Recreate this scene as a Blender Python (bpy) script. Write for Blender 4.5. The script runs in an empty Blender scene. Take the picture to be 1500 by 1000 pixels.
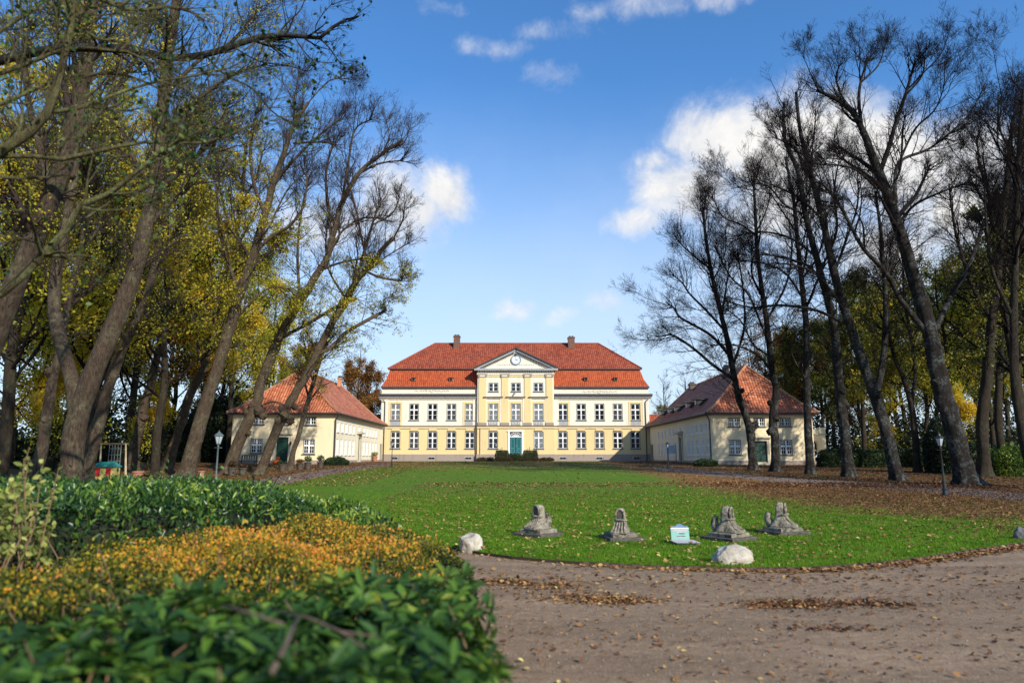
import bpy, bmesh, math, random
import numpy as np
from mathutils import Vector
R = math.radians
sc = bpy.context.scene
COL = sc.collection
# ---------------------------------------------------------------- camera
PITCH = R(9.65); CZ = 1.6; F = 1000.0
cam_d = bpy.data.cameras.new('camera'); cam = bpy.data.objects.new('camera', cam_d); COL.objects.link(cam)
cam.location = (0, 0, CZ); cam.rotation_euler = (R(90) + PITCH, 0, 0)
cam_d.sensor_width = 36; cam_d.lens = 24; cam_d.clip_start = .1; cam_d.clip_end = 3000
cam_d.dof.use_dof = True; cam_d.dof.focus_distance = 45; cam_d.dof.aperture_fstop = 1.3
sc.camera = cam
# ---------------------------------------------------------------- light
SUN_EL = R(29); SUN_BACK = R(53)
sdir = Vector((math.cos(SUN_BACK) * math.cos(SUN_EL), -math.sin(SUN_BACK) * math.cos(SUN_EL), math.sin(SUN_EL)))
sl = bpy.data.lights.new('sun', 'SUN'); sl.energy = 4.3; sl.angle = R(.53); sl.color = (1, .93, .80)
so = bpy.data.objects.new('sun', sl); COL.objects.link(so)
so.rotation_euler = sdir.to_track_quat('Z', 'Y').to_euler()
vs = sc.view_settings; vs.view_transform = 'Standard'; vs.look = 'None'; vs.gamma = 1; vs.exposure = .45
sc.cycles.max_bounces = 6; sc.cycles.diffuse_bounces = 3; sc.cycles.glossy_bounces = 2
sc.cycles.transparent_max_bounces = 4; sc.cycles.transmission_bounces = 3
try: sc.cycles.use_denoising = True
except Exception: pass

def pix(px, py):
    u = (px - 750) / F; v = (500 - py) / F
    c, s = math.cos(PITCH), math.sin(PITCH)
    return u, c - v * s, s + v * c
def at(px, py, Y):
    u, f, z = pix(px, py)
    return np.array((u / f * Y, Y, CZ + z / f * Y))

w = bpy.data.worlds.new('World'); sc.world = w; w.use_nodes = True
nt = w.node_tree; nt.nodes.clear()
def wn(t, **k):
    n = nt.nodes.new(t)
    for a, b in k.items(): setattr(n, a, b)
    return n
def wm(op, a, b=None, c=None, clamp=False):
    n = wn('ShaderNodeMath', operation=op, use_clamp=clamp)
    for i, x in enumerate((a, b, c)):
        if x is None: continue
        if isinstance(x, (int, float)): n.inputs[i].default_value = x
        else: nt.links.new(x, n.inputs[i])
    return n.outputs[0]
sky = wn('ShaderNodeTexSky', sky_type='NISHITA'); sky.sun_disc = False
sky.sun_elevation = SUN_EL; sky.sun_rotation = math.atan2(sdir.x, sdir.y)
sky.altitude = 0; sky.air_density = 1.0; sky.dust_density = .35; sky.ozone_density = 2.0
tc = wn('ShaderNodeTexCoord')
sep = wn('ShaderNodeSeparateXYZ'); nt.links.new(tc.outputs['Generated'], sep.inputs[0])
# warp
nz0 = wn('ShaderNodeTexNoise'); nz0.inputs['Scale'].default_value = 7; nz0.inputs['Detail'].default_value = 6
nz0.inputs['Roughness'].default_value = .6
nt.links.new(tc.outputs['Generated'], nz0.inputs['Vector'])
sepn = wn('ShaderNodeSeparateColor'); nt.links.new(nz0.outputs['Color'], sepn.inputs[0])
ay = wm('MAXIMUM', wm('ABSOLUTE', sep.outputs[1]), .05)
X = wm('ADD', wm('DIVIDE', sep.outputs[0], ay), wm('MULTIPLY', wm('SUBTRACT', sepn.outputs[0], .5), .14))
Z = wm('ADD', wm('DIVIDE', sep.outputs[2], ay), wm('MULTIPLY', wm('SUBTRACT', sepn.outputs[1], .5), .10))
blobs = [(1062, 205, 85, 45, 1.05), (1000, 275, 75, 55, 1.0), (965, 235, 35, 25, .8), (1130, 215, 90, 65, 1.1), (1150, 300, 120, 80, 1.), (1235, 220, 130, 95, 1.1), (1330, 240, 120, 95, 1.05), (1430, 220, 120, 70, 1.), (1330, 380, 140, 80, .8),
         (1430, 330, 140, 95, .9), (1500, 230, 90, 70, .7), (1180, 330, 90, 90, .8), (945, 325, 60, 26, .75), (1100, 380, 90, 50, .5),
         (645, 285, 58, 50, 1), (600, 325, 60, 55, .9), (560, 300, 70, 80, .8), (470, 330, 90, 60, .8), (370, 330, 90, 80, .6), (150, 450, 200, 110, .6),
         (725, 62, 85, 26, .50), (795, 38, 85, 28, .54), (850, 18, 60, 22, .5), (812, 103, 42, 44, .58), (955, 10, 70, 32, .58), (1045, 4, 70, 22, .56), (640, 10, 60, 20, .42),
         (755, 457, 36, 20, .68), (895, 450, 42, 20, .68), (820, 470, 30, 12, .5), (1500, 470, 150, 60, .5), (880, 270, 30, 14, .4)]
dens = None
for px, py, rx, ry, st in blobs:
    u, f, z = pix(px, py)
    dx = wm('MULTIPLY', wm('SUBTRACT', X, u / f), 800 / rx)
    dz = wm('MULTIPLY', wm('SUBTRACT', Z, z / f), 800 / ry)
    d2 = wm('ADD', wm('MULTIPLY', dx, dx), wm('MULTIPLY', dz, dz))
    v = wm('MULTIPLY', wm('EXPONENT', wm('MULTIPLY', d2, -.9)), st)
    dens = v if dens is None else wm('MAXIMUM', dens, v)
nz1 = wn('ShaderNodeTexNoise'); nz1.inputs['Scale'].default_value = 9; nz1.inputs['Detail'].default_value = 10
nz1.inputs['Roughness'].default_value = .66; nz1.inputs['Distortion'].default_value = .35
nt.links.new(tc.outputs['Generated'], nz1.inputs['Vector'])
dd = wm('ADD', dens, wm('MULTIPLY', wm('SUBTRACT', nz1.outputs[0], .5), 1.15))
mr = wn('ShaderNodeMapRange', interpolation_type='SMOOTHSTEP'); nt.links.new(dd, mr.inputs[0])
mr.inputs[1].default_value = .30; mr.inputs[2].default_value = .98
# thin veil toward the horizon
hv = wn('ShaderNodeMapRange', interpolation_type='SMOOTHSTEP'); nt.links.new(Z, hv.inputs[0])
hv.inputs[1].default_value = .62; hv.inputs[2].default_value = .0; hv.inputs[3].default_value = .0; hv.inputs[4].default_value = .86
tint = wn('ShaderNodeMix', data_type='RGBA', blend_type='MULTIPLY'); tint.inputs[0].default_value = 1
nt.links.new(sky.outputs[0], tint.inputs[6]); tint.inputs[7].default_value = (.80, 1.42, 1.95, 1)
mixv = wn('ShaderNodeMix', data_type='RGBA'); nt.links.new(hv.outputs[0], mixv.inputs[0])
nt.links.new(tint.outputs[2], mixv.inputs[6]); mixv.inputs[7].default_value = (6.6, 7.5, 8.5, 1)
ccol = wn('ShaderNodeValToRGB'); nt.links.new(nz1.outputs[0], ccol.inputs[0])
ccol.color_ramp.elements[0].position = .3; ccol.color_ramp.elements[0].color = (.66, .70, .78, 1)
ccol.color_ramp.elements[1].position = .62; ccol.color_ramp.elements[1].color = (1, .98, .95, 1)
csc = wn('ShaderNodeMix', data_type='RGBA', blend_type='MULTIPLY'); csc.inputs[0].default_value = 1
nt.links.new(ccol.outputs[0], csc.inputs[6]); csc.inputs[7].default_value = (8.7, 8.7, 8.7, 1)
mixc = wn('ShaderNodeMix', data_type='RGBA'); nt.links.new(mr.outputs[0], mixc.inputs[0])
nt.links.new(mixv.outputs[2], mixc.inputs[6]); nt.links.new(csc.outputs[2], mixc.inputs[7])
bg = wn('ShaderNodeBackground'); bg.inputs[1].default_value = .085
nt.links.new(mixc.outputs[2], bg.inputs[0])
wo = wn('ShaderNodeOutputWorld'); nt.links.new(bg.outputs[0], wo.inputs[0])

# ---------------------------------------------------------------- ground height
def ss(a, b, x):
    t = np.clip((x - a) / (b - a), 0, 1); return t * t * (3 - 2 * t)
KN = np.array([-400, 25] + list(range(30, 86, 5)) + [3000], float)
KZ = 1.1 * ss(25, 85, KN)
def G(y): return np.interp(y, KN, KZ)
def gp(px, py):
    """ground point seen at a pixel"""
    u, f, z = pix(px, py); s = -z / f
    lo, hi = .5, 400.
    for _ in range(50):
        m = (lo + hi) / 2
        if CZ - s * m > G(m): lo = m
        else: hi = m
    return np.array((u / f * lo, lo, float(G(lo))))

# ---------------------------------------------------------------- materials
class NT:
    def __init__(s, name):
        s.m = bpy.data.materials.new(name); s.m.use_nodes = True; s.t = s.m.node_tree; s.t.nodes.clear()
        s.out = s.n('ShaderNodeOutputMaterial'); s.b = s.n('ShaderNodeBsdfPrincipled')
        s.l(s.b.outputs[0], s.out.inputs[0])
    def n(s, t, **k):
        n = s.t.nodes.new(t)
        for a, b in k.items(): setattr(n, a, b)
        return n
    def l(s, a, b): s.t.links.new(a, b)
    def set(s, i, v):
        if isinstance(v, bpy.types.NodeSocket): s.l(v, i)
        elif isinstance(v, (tuple, list)): i.default_value = tuple(v) + (1,) * (4 - len(v)) if len(i.default_value) == 4 else tuple(v)
        else: i.default_value = v
    def math(s, op, a, b=None, c=None):
        n = s.n('ShaderNodeMath', operation=op)
        for i, x in enumerate((a, b, c)):
            if x is not None: s.set(n.inputs[i], x)
        return n.outputs[0]
    def noise(s, scale, detail=4, rough=.55, vec=None, dist=0):
        n = s.n('ShaderNodeTexNoise'); n.inputs['Scale'].default_value = scale; n.inputs['Detail'].default_value = detail
        n.inputs['Roughness'].default_value = rough; n.inputs['Distortion'].default_value = dist
        if vec is not None: s.l(vec, n.inputs['Vector'])
        return n.outputs[0]
    def ramp(s, v, stops):
        n = s.n('ShaderNodeValToRGB'); s.l(v, n.inputs[0]); cr = n.color_ramp
        while len(cr.elements) < len(stops): cr.elements.new(.5)
        for e, (p, c) in zip(cr.elements, stops):
            e.position = p; e.color = tuple(c) + (1,)
        return n.outputs[0]
    def mix(s, f, a, b, mode='MIX'):
        n = s.n('ShaderNodeMix', data_type='RGBA', blend_type=mode)
        s.set(n.inputs[0], f); s.set(n.inputs[6], a); s.set(n.inputs[7], b); return n.outputs[2]
    def mr(s, v, a, b, c=0, d=1):
        n = s.n('ShaderNodeMapRange'); s.set(n.inputs[0], v)
        for i, x in enumerate((a, b, c, d)): n.inputs[i + 1].default_value = x
        return n.outputs[0]
    def bump(s, h, strength=.5, dist=.02):
        n = s.n('ShaderNodeBump'); n.inputs['Strength'].default_value = strength; n.inputs['Distance'].default_value = dist
        s.l(h, n.inputs['Height']); s.l(n.outputs[0], s.b.inputs['Normal'])
    @property
    def pos(s):
        return s.n('ShaderNodeNewGeometry').outputs['Position']
    def fin(s, col, rough=.8, spec=.3, metal=0):
        s.set(s.b.inputs['Base Color'], col); s.set(s.b.inputs['Roughness'], rough)
        s.b.inputs['Specular IOR Level'].default_value = spec; s.b.inputs['Metallic'].default_value = metal
        return s.m
def plain(name, c, rough=.6, spec=.3, metal=0, var=.18, scale=3, bump=0, bscale=40):
    t = NT(name); o = t.n('ShaderNodeTexCoord').outputs['Object']
    n = t.noise(scale, 6, .65, o)
    lo = tuple(x * (1 - var) for x in c); hi = tuple(min(x * (1 + var), 1) for x in c)
    col = t.ramp(n, [(.3, lo), (.7, hi)])
    if bump: t.bump(t.noise(bscale, 5, .6, o), bump, .01)
    return t.fin(col, rough, spec, metal)
def plaster(name, c, dirt=(.33, .28, .19), amt=.5):
    t = NT(name); p = t.pos
    n1 = t.noise(.5, 6, .65, p); n2 = t.noise(6, 5, .6, p)
    mp = t.n('ShaderNodeMapping'); t.l(p, mp.inputs[0]); mp.inputs['Scale'].default_value = (2.2, 2.2, .25)
    n3 = t.noise(1.4, 5, .6, mp.outputs[0])
    a = t.mix(t.mr(n1, .4, .75, 0, .35), c, tuple(x * .84 for x in c))
    b = t.mix(t.mr(n3, .55, .8, 0, amt), a, dirt)
    d = t.mix(t.mr(n2, .5, .8, 0, .12), b, dirt)
    t.bump(t.noise(25, 5, .6, p), .25, .01)
    return t.fin(d, .85, .15)
def tiles(name, c1, c2, c3, cw=.30, rh=.36, dark=.35):
    """clay pantiles laid out in roof metres (UV)"""
    t = NT(name); uv = t.n('ShaderNodeUVMap'); s = t.n('ShaderNodeSeparateXYZ'); t.l(uv.outputs[0], s.inputs[0])
    u = t.math('DIVIDE', s.outputs[0], cw); v = t.math('DIVIDE', s.outputs[1], rh)
    fu = t.math('FRACT', u); fv = t.math('FRACT', v)
    cell = t.n('ShaderNodeCombineXYZ'); t.l(t.math('FLOOR', u), cell.inputs[0]); t.l(t.math('FLOOR', v), cell.inputs[1])
    wnz = t.n('ShaderNodeTexWhiteNoise', noise_dimensions='2D'); t.l(cell.outputs[0], wnz.inputs[0])
    big = t.noise(.35, 5, .65, t.pos); med = t.noise(2.5, 4, .6, t.pos)
    val = t.math('ADD', t.math('MULTIPLY', wnz.outputs[0], .45), t.math('ADD', t.math('MULTIPLY', big, .45), t.math('MULTIPLY', med, .3)))
    col = t.ramp(val, [(.28, c2), (.55, c1), (.88, c3)])
    # moss / soot patches that belong to the tiles
    col = t.mix(t.mr(t.noise(.9, 6, .7, t.pos), .58, .8, 0, .4), col, (.075, .05, .032))
    prof = t.math('SINE', t.math('MULTIPLY', fu, math.pi))          # round back of each tile
    lap = fv                                                         # each course overlaps the one below
    h = t.math('ADD', t.math('MULTIPLY', prof, .8), t.math('MULTIPLY', t.math('SUBTRACT', 1, lap), .5))
    gap = t.math('MULTIPLY', t.math('LESS_THAN', fu, .16), dark)     # dark joint between the tile columns
    gap2 = t.math('MULTIPLY', t.math('LESS_THAN', fv, .13), dark * .8)
    col = t.mix(t.math('MAXIMUM', gap, gap2), col, (.05, .02, .012))
    t.bump(h, .9, .06)
    return t.fin(col, .72, .25)
def leafmat(name, stops, trans=.35, rough=.5, spec=.3):
    t = NT(name); a = t.n('ShaderNodeAttribute', attribute_name='rnd')
    col = t.ramp(a.outputs['Fac'], stops)
    t.fin(col, rough, spec)
    tr = t.n('ShaderNodeBsdfTranslucent'); t.l(t.mix(1, col, (1.15, 1.1, .75), 'MULTIPLY'), tr.inputs[0])
    m = t.n('ShaderNodeMixShader'); m.inputs[0].default_value = trans
    t.l(t.b.outputs[0], m.inputs[1]); t.l(tr.outputs[0], m.inputs[2]); t.l(m.outputs[0], t.out.inputs[0])
    return t.m
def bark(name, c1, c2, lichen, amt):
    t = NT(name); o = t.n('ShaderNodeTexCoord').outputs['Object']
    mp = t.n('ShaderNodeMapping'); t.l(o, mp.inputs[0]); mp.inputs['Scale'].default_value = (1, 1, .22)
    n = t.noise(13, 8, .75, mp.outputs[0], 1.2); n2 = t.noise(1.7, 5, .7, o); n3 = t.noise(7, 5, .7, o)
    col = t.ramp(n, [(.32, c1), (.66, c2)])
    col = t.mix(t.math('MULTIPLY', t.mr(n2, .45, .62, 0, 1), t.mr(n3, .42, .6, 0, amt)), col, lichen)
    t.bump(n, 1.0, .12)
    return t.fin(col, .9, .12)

M = {}
M['cream'] = plaster('cream_plaster', (.74, .695, .575))
M['yellow'] = plaster('yellow_plaster', (.71, .555, .285))
M['wing'] = plaster('wing_plaster', (.82, .68, .45), amt=.4)
M['wingside'] = plaster('pale_plaster', (.78, .71, .53))
M['stone'] = plaster('plinth_stone', (.32, .27, .235), (.16, .13, .11), .8)
M['roof'] = tiles('manor_tiles', (.285, .060, .029), (.17, .038, .021), (.38, .095, .042), .30, .40, .55)
M['mansard'] = tiles('mansard_tiles', (.39, .075, .025), (.27, .05, .020), (.46, .10, .032), .30, .40, .5)
M['wroof'] = tiles('wing_tiles', (.50, .14, .065), (.27, .075, .04), (.62, .25, .12), .28, .34, .8)
M['wroof2'] = tiles('old_wing_tiles', (.46, .135, .07), (.25, .075, .045), (.60, .26, .14), .28, .34, .7)
M['ridge'] = plain('ridge_tile', (.5, .24, .13), .8)
M['slate'] = plain('dark_metal_trim', (.055, .05, .055), .5)
M['grey'] = plain('grey_trim', (.33, .34, .35), .6)
M['white'] = plain('white_paint', (.78, .78, .77), .5, var=.05)
M['frame'] = plain('dark_frame_paint', (.09, .10, .115), .5)
M['greywood'] = plain('grey_wood', (.17, .14, .12), .8)
M['glass'] = plain('dark_glass', (.010, .012, .015), .06, .6)
M['paleglass'] = plain('reflection_curtain_glass', (.16, .17, .18), .12, .6, var=.6, scale=1.3)  # pale tone puts window reflections, and curtains, into the glass colour
M['reflection_curtain'] = plain('faint_reflection_curtain_glass', (.05, .052, .055), .08, .6, var=.9, scale=1.1)  # patchy grey imitating varied reflections and curtains in the panes
M['shutter'] = plain('pale_shutter', (.62, .63, .62), .5)
M['teal'] = plain('teal_door_paint', (.012, .095, .105), .45)
M['green'] = plain('dark_green_door_paint', (.008, .038, .028), .5)
M['brick'] = plain('chimney_brick', (.16, .085, .06), .9, var=.45, scale=5)
M['iron'] = plain('cast_iron', (.018, .022, .022), .45, .4)
M['ironlight'] = plain('grey_iron', (.10, .12, .13), .45, .4)
M['lampglass'] = plain('lamp_glass', (.42, .47, .50), .15, .5)
M['boulder'] = plain('granite_boulder', (.55, .49, .40), .85, var=.4, scale=7, bump=.8, bscale=18)
M['wood'] = plain('weathered_wood', (.20, .14, .09), .85)
M['pale_wood'] = plain('pale_wood', (.42, .33, .22), .8)
M['terracotta'] = plain('terracotta', (.36, .15, .10), .8)
M['claypot'] = plain('stone_pot', (.075, .062, .05), .9, var=.4)
M['soil'] = plain('soil', (.05, .035, .022), .95)
M['bark_l'] = bark('lime_bark', (.020, .014, .010), (.135, .095, .066), (.22, .22, .13), .5)
M['bark_r'] = bark('shade_toned_bark', (.009, .0075, .0065), (.036, .029, .024), (.17, .19, .18), .6)  # bark colour darkened to imitate backlit, shaded trunks
M['bark_w'] = bark('wood_bark', (.016, .012, .009), (.060, .045, .032), (.09, .10, .06), .5)
M['bark_f'] = bark('lichen_bark', (.07, .060, .028), (.19, .165, .08), (.33, .35, .15), .8)
M['twig'] = plain('twig_bark', (.034, .022, .017), .9)
M['twig_r'] = plain('shade_toned_twig_bark', (.014, .0105, .010), .95, .1)  # twig colour darkened to give crowns a backlit silhouette

# ---------------------------------------------------------------- mesh helpers
def prop(o, label=None, cat=None, group=None, kind=None):
    if label: o['label'] = label
    if cat: o['category'] = cat
    if group: o['group'] = group
    if kind: o['kind'] = kind
    return o
def thing(name, loc, label, cat, group=None, rz=0):
    o = bpy.data.objects.new(name, None); COL.objects.link(o); o.location = [float(x) for x in loc]; o.rotation_euler = (0, 0, rz)
    o.empty_display_size = .3
    return prop(o, label, cat, group)
def put(name, me, parent=None, loc=None, rz=0):
    o = bpy.data.objects.new(name, me); COL.objects.link(o); o.parent = parent
    if loc is not None: o.location = [float(x) for x in loc]
    o.rotation_euler = (0, 0, rz); return o
def np_mesh(name, V, Fq, mats, midx=None, rnd=None, smooth=False, uv=None):
    """V (n,3), Fq (m,k) faces of equal size"""
    me = bpy.data.meshes.new(name); V = np.asarray(V, np.float32).reshape(-1, 3); Fq = np.asarray(Fq, np.int32)
    m, k = Fq.shape
    me.vertices.add(len(V)); me.vertices.foreach_set('co', V.ravel())
    me.loops.add(m * k); me.loops.foreach_set('vertex_index', Fq.ravel())
    me.polygons.add(m); me.polygons.foreach_set('loop_start', np.arange(0, m * k, k, dtype=np.int32))
    try: me.polygons.foreach_set('loop_total', np.full(m, k, np.int32))
    except Exception: pass
    for mt in (mats if isinstance(mats, (list, tuple)) else [mats]): me.materials.append(mt)
    if midx is not None: me.polygons.foreach_set('material_index', np.asarray(midx, np.int32))
    if smooth: me.polygons.foreach_set('use_smooth', np.ones(m, bool))
    me.update(calc_edges=True)
    if rnd is not None:
        a = me.attributes.new('rnd', 'FLOAT', 'FACE'); a.data.foreach_set('value', np.asarray(rnd, np.float32))
    return me
class MB:
    def __init__(s): s.v = []; s.f = []; s.m = []; s.u = []
    def face(s, pts, m=0, uv=None):
        i = len(s.v); s.v += [tuple(float(c) for c in p) for p in pts]; s.f.append(tuple(range(i, i + len(pts)))); s.m.append(m)
        s.u.append(uv or [(0, 0)] * len(pts)); return s
    def box(s, x0, x1, y0, y1, z0, z1, m=0):
        p = [(x, y, z) for z in (z0, z1) for y in (y0, y1) for x in (x0, x1)]
        for q in ((0, 2, 3, 1), (4, 5, 7, 6), (0, 1, 5, 4), (2, 6, 7, 3), (0, 4, 6, 2), (1, 3, 7, 5)): s.face([p[i] for i in q], m)
        return s
    def obox(s, c, d, n, w_, h0, h1, t0, t1, m=0):
        """box centred at c along unit d (half width w_), outward n from t0 to t1, z h0..h1"""
        c = np.array(c, float); d = np.array(d, float); n = np.array(n, float); p = []
        for z in (h0, h1):
            for t in (t0, t1):
                for a in (-w_, w_):
                    q = c + d * a + n * t; p.append((q[0], q[1], z))
        for q in ((0, 2, 3, 1), (4, 5, 7, 6), (0, 1, 5, 4), (2, 6, 7, 3), (0, 4, 6, 2), (1, 3, 7, 5)): s.face([p[i] for i in q], m)
        return s
    def tube(s, pts, rad, k=8, m=0, cap=True):
        pts = [Vector(p) for p in pts]; n = len(pts); rad = rad if isinstance(rad, (list, tuple)) else [rad] * n
        rings = []; ref = Vector((.13, .21, .97)) if abs((pts[-1] - pts[0]).normalized().z) < .8 else Vector((1, .1, 0))
        for i, p in enumerate(pts):
            t = (pts[min(i + 1, n - 1)] - pts[max(i - 1, 0)]).normalized(); a = t.cross(ref).normalized(); b = t.cross(a)
            rings.append([p + (a * math.cos(j * 2 * math.pi / k) + b * math.sin(j * 2 * math.pi / k)) * rad[i] for j in range(k)])
        for i in range(n - 1):
            for j in range(k):
                j2 = (j + 1) % k; s.face([rings[i][j], rings[i + 1][j], rings[i + 1][j2], rings[i][j2]], m)
        if cap: s.face(rings[0], m); s.face(rings[-1][::-1], m)
        return s
    def lathe(s, prof, c=(0, 0, 0), k=16, m=0, mi=None):
        for i in range(len(prof) - 1):
            (r0, z0), (r1, z1) = prof[i], prof[i + 1]
            for j in range(k):
                a0, a1 = j * 2 * math.pi / k, (j + 1) * 2 * math.pi / k
                q = [(c[0] + r * math.cos(a), c[1] + r * math.sin(a), c[2] + z) for r, z, a in ((r0, z0, a0), (r0, z0, a1), (r1, z1, a1), (r1, z1, a0))]
                if r0 < 1e-5: q = q[1:]
                elif r1 < 1e-5: q = q[:3]
                s.face(q, mi[i] if mi else m)
        return s
    def mesh(s, name, mats, off=(0, 0, 0), smooth=False, merge=False):
        me = bpy.data.meshes.new(name); o = off
        me.from_pydata([(a - o[0], b - o[1], c - o[2]) for a, b, c in s.v], [], s.f)
        for mt in (mats if isinstance(mats, (list, tuple)) else [mats]): me.materials.append(mt)
        me.polygons.foreach_set('material_index', s.m)
        ul = me.uv_layers.new(name='UVMap'); ul.data.foreach_set('uv', [c for f in s.u for p in f for c in p])
        if smooth or merge:
            bm = bmesh.new(); bm.from_mesh(me); bmesh.ops.remove_doubles(bm, verts=bm.verts, dist=1e-4)
            for f in bm.faces: f.smooth = smooth
            bm.to_mesh(me); bm.free()
        me.update(); return me
    def build(s, name, mats, parent=None, smooth=False, merge=False):
        off = (0, 0, 0)
        if parent:
            off = tuple(parent.location)
            if parent.parent: off = tuple(a + b for a, b in zip(off, parent.parent.location))
        return put(name, s.mesh(name, mats, off, smooth, merge), parent)
rng = np.random.default_rng(11)
def unit(a): return a / np.maximum(np.linalg.norm(a, axis=-1, keepdims=True), 1e-9)
def randdir(n, r=rng): return unit(r.normal(size=(n, 3)))
QL = np.array([(0, 0, 0), (.5, .45, .10), (.32, .8, .06), (0, 1, 0), (-.5, .45, .10), (-.32, .8, .06)])
DL = np.array([(0, 0, 0), (.5, .5, .05), (0, 1, 0), (-.5, .5, .05)])
def leaves(pos, axis, L, W, r=rng, nrm=None, fine=True):
    """leaf blades: pos (n,3), axis (n,3) direction base->tip, L,W sizes"""
    n = len(pos); T = QL if fine else DL
    axis = unit(axis); a = nrm if nrm is not None else randdir(n, r)
    side = unit(np.cross(axis, a)); up = np.cross(side, axis)
    L = np.broadcast_to(L, (n,)); W = np.broadcast_to(W, (n,))
    V = pos[:, None, :] + T[None, :, 0, None] * W[:, None, None] * side[:, None, :] + T[None, :, 1, None] * L[:, None, None] * axis[:, None, :] + T[None, :, 2, None] * L[:, None, None] * up[:, None, :]
    k = len(T); b = (np.arange(n) * k)[:, None]
    if fine: Fq = np.stack([b + np.array([0, 1, 2, 3]), b + np.array([0, 3, 5, 4])], 1).reshape(-1, 4)
    else: Fq = b + np.array([0, 1, 2, 3])
    return V.reshape(-1, 3), Fq
def cat(parts):
    Vs, Fs, o = [], [], 0
    for V, Fq in parts: Vs.append(V); Fs.append(Fq + o); o += len(V)
    return np.concatenate(Vs), np.concatenate(Fs)
def tubes(P, Rr, k):
    """P (N,m,3) Rr (N,m) -> verts, quads"""
    N, m, _ = P.shape
    T = np.empty_like(P); T[:, 1:-1] = P[:, 2:] - P[:, :-2]; T[:, 0] = P[:, 1] - P[:, 0]; T[:, -1] = P[:, -1] - P[:, -2]
    T = unit(T); ov = unit(P[:, -1] - P[:, 0])
    ref = np.where(np.abs(ov[:, 2:3]) > .8, np.array([[1., .13, .05]]), np.array([[.11, .17, 1.]]))[:, None, :]
    A = unit(np.cross(T, np.broadcast_to(ref, T.shape))); B = np.cross(T, A)
    an = np.arange(k) * 2 * math.pi / k
    V = P[:, :, None, :] + Rr[:, :, None, None] * (np.cos(an)[None, None, :, None] * A[:, :, None, :] + np.sin(an)[None, None, :, None] * B[:, :, None, :])
    i = np.arange(N * m * k).reshape(N, m, k); j = np.roll(i, -1, 2)
    Fq = np.stack([i[:, :-1], j[:, :-1], j[:, 1:], i[:, 1:]], -1).reshape(-1, 4)
    return V.reshape(-1, 3), Fq
def resample(pts, rad, m):
    pts = np.asarray(pts, float); rad = np.asarray(rad, float)
    d = np.r_[0, np.cumsum(np.linalg.norm(np.diff(pts, axis=0), axis=1))]
    # Catmull-Rom through the traced points
    n = len(pts); out = []; rr = []
    for s_ in np.linspace(0, d[-1], m):
        i = min(np.searchsorted(d, s_, 'right') - 1, n - 2); t = (s_ - d[i]) / max(d[i + 1] - d[i], 1e-9)
        p0, p1, p2, p3 = pts[max(i - 1, 0)], pts[i], pts[i + 1], pts[min(i + 2, n - 1)]
        out.append(.5 * ((2 * p1) + (p2 - p0) * t + (2 * p0 - 5 * p1 + 4 * p2 - p3) * t * t + (3 * p1 - p0 - 3 * p2 + p3) * t ** 3))
        rr.append(rad[i] * (1 - t) + rad[i + 1] * t)
    return np.array(out), np.array(rr), d[-1]
# ================================================================ GROUND
def litter_nodes(t, base, amount, lo, hi, scale=9):
    """autumn leaves lying on a surface: small irregular flecks"""
    vor = t.n('ShaderNodeTexVoronoi', feature='F1'); vor.inputs['Scale'].default_value = scale; t.l(t.pos, vor.inputs['Vector'])
    vor.inputs['Randomness'].default_value = 1
    col = t.ramp(t.n('ShaderNodeSeparateColor').outputs[0], [(0, lo), (1, hi)])
    sc_ = t.n('ShaderNodeSeparateColor'); t.l(vor.outputs['Color'], sc_.inputs[0])
    col = t.ramp(sc_.outputs[0], [(0, (.05, .022, .012)), (.35, lo), (.75, hi), (1, (.42, .25, .07))])
    near = t.math('LESS_THAN', vor.outputs['Distance'], .42)
    f = t.math('MULTIPLY', near, t.math('LESS_THAN', sc_.outputs[1], amount))
    return t.mix(f, base, col)
def xyz(t):
    s = t.n('ShaderNodeSeparateXYZ'); t.l(t.pos, s.inputs[0]); return s.outputs
def mat_lawn():
    t = NT('lawn_grass'); x, y, z = xyz(t)
    n1 = t.noise(.22, 5, .6, t.pos); n2 = t.noise(2.2, 6, .7, t.pos); n3 = t.noise(38, 3, .7, t.pos)
    g = t.ramp(n2, [(.3, (.06, .135, .006)), (.5, (.10, .215, .008)), (.72, (.15, .28, .014))])
    g = t.mix(t.mr(n1, .40, .66, 0, .6), g, (.13, .17, .022))
    g = t.mix(t.mr(n3, .35, .65, 0, .4), g, (.022, .06, .006))
    # worn, leaf covered turf: far end and the right hand side below the trees
    far = t.mr(y, 50, 66, 0, .45); edge = t.math('ADD', x, t.math('MULTIPLY', n1, 3.0)); rt = t.mr(edge, 9.0, 13.5, 0, 1.0)
    rt = t.math('MULTIPLY', rt, t.mr(y, 15, 21))
    amt = t.math('ADD', t.math('MAXIMUM', far, rt), t.math('MULTIPLY', t.math('SUBTRACT', n1, .5), .9))
    amt = t.math('MAXIMUM', amt, .035)
    g2 = t.mix(t.math('MULTIPLY', t.mr(amt, .2, .8, 0, .95), t.mr(n2, .25, .5)), g, (.21, .105, .042))
    c = litter_nodes(t, g2, amt, (.27, .095, .032), (.44, .20, .065), 8)
    t.bump(t.noise(60, 4, .7, t.pos), .7, .04)
    return t.fin(c, .85, .12)
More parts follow.
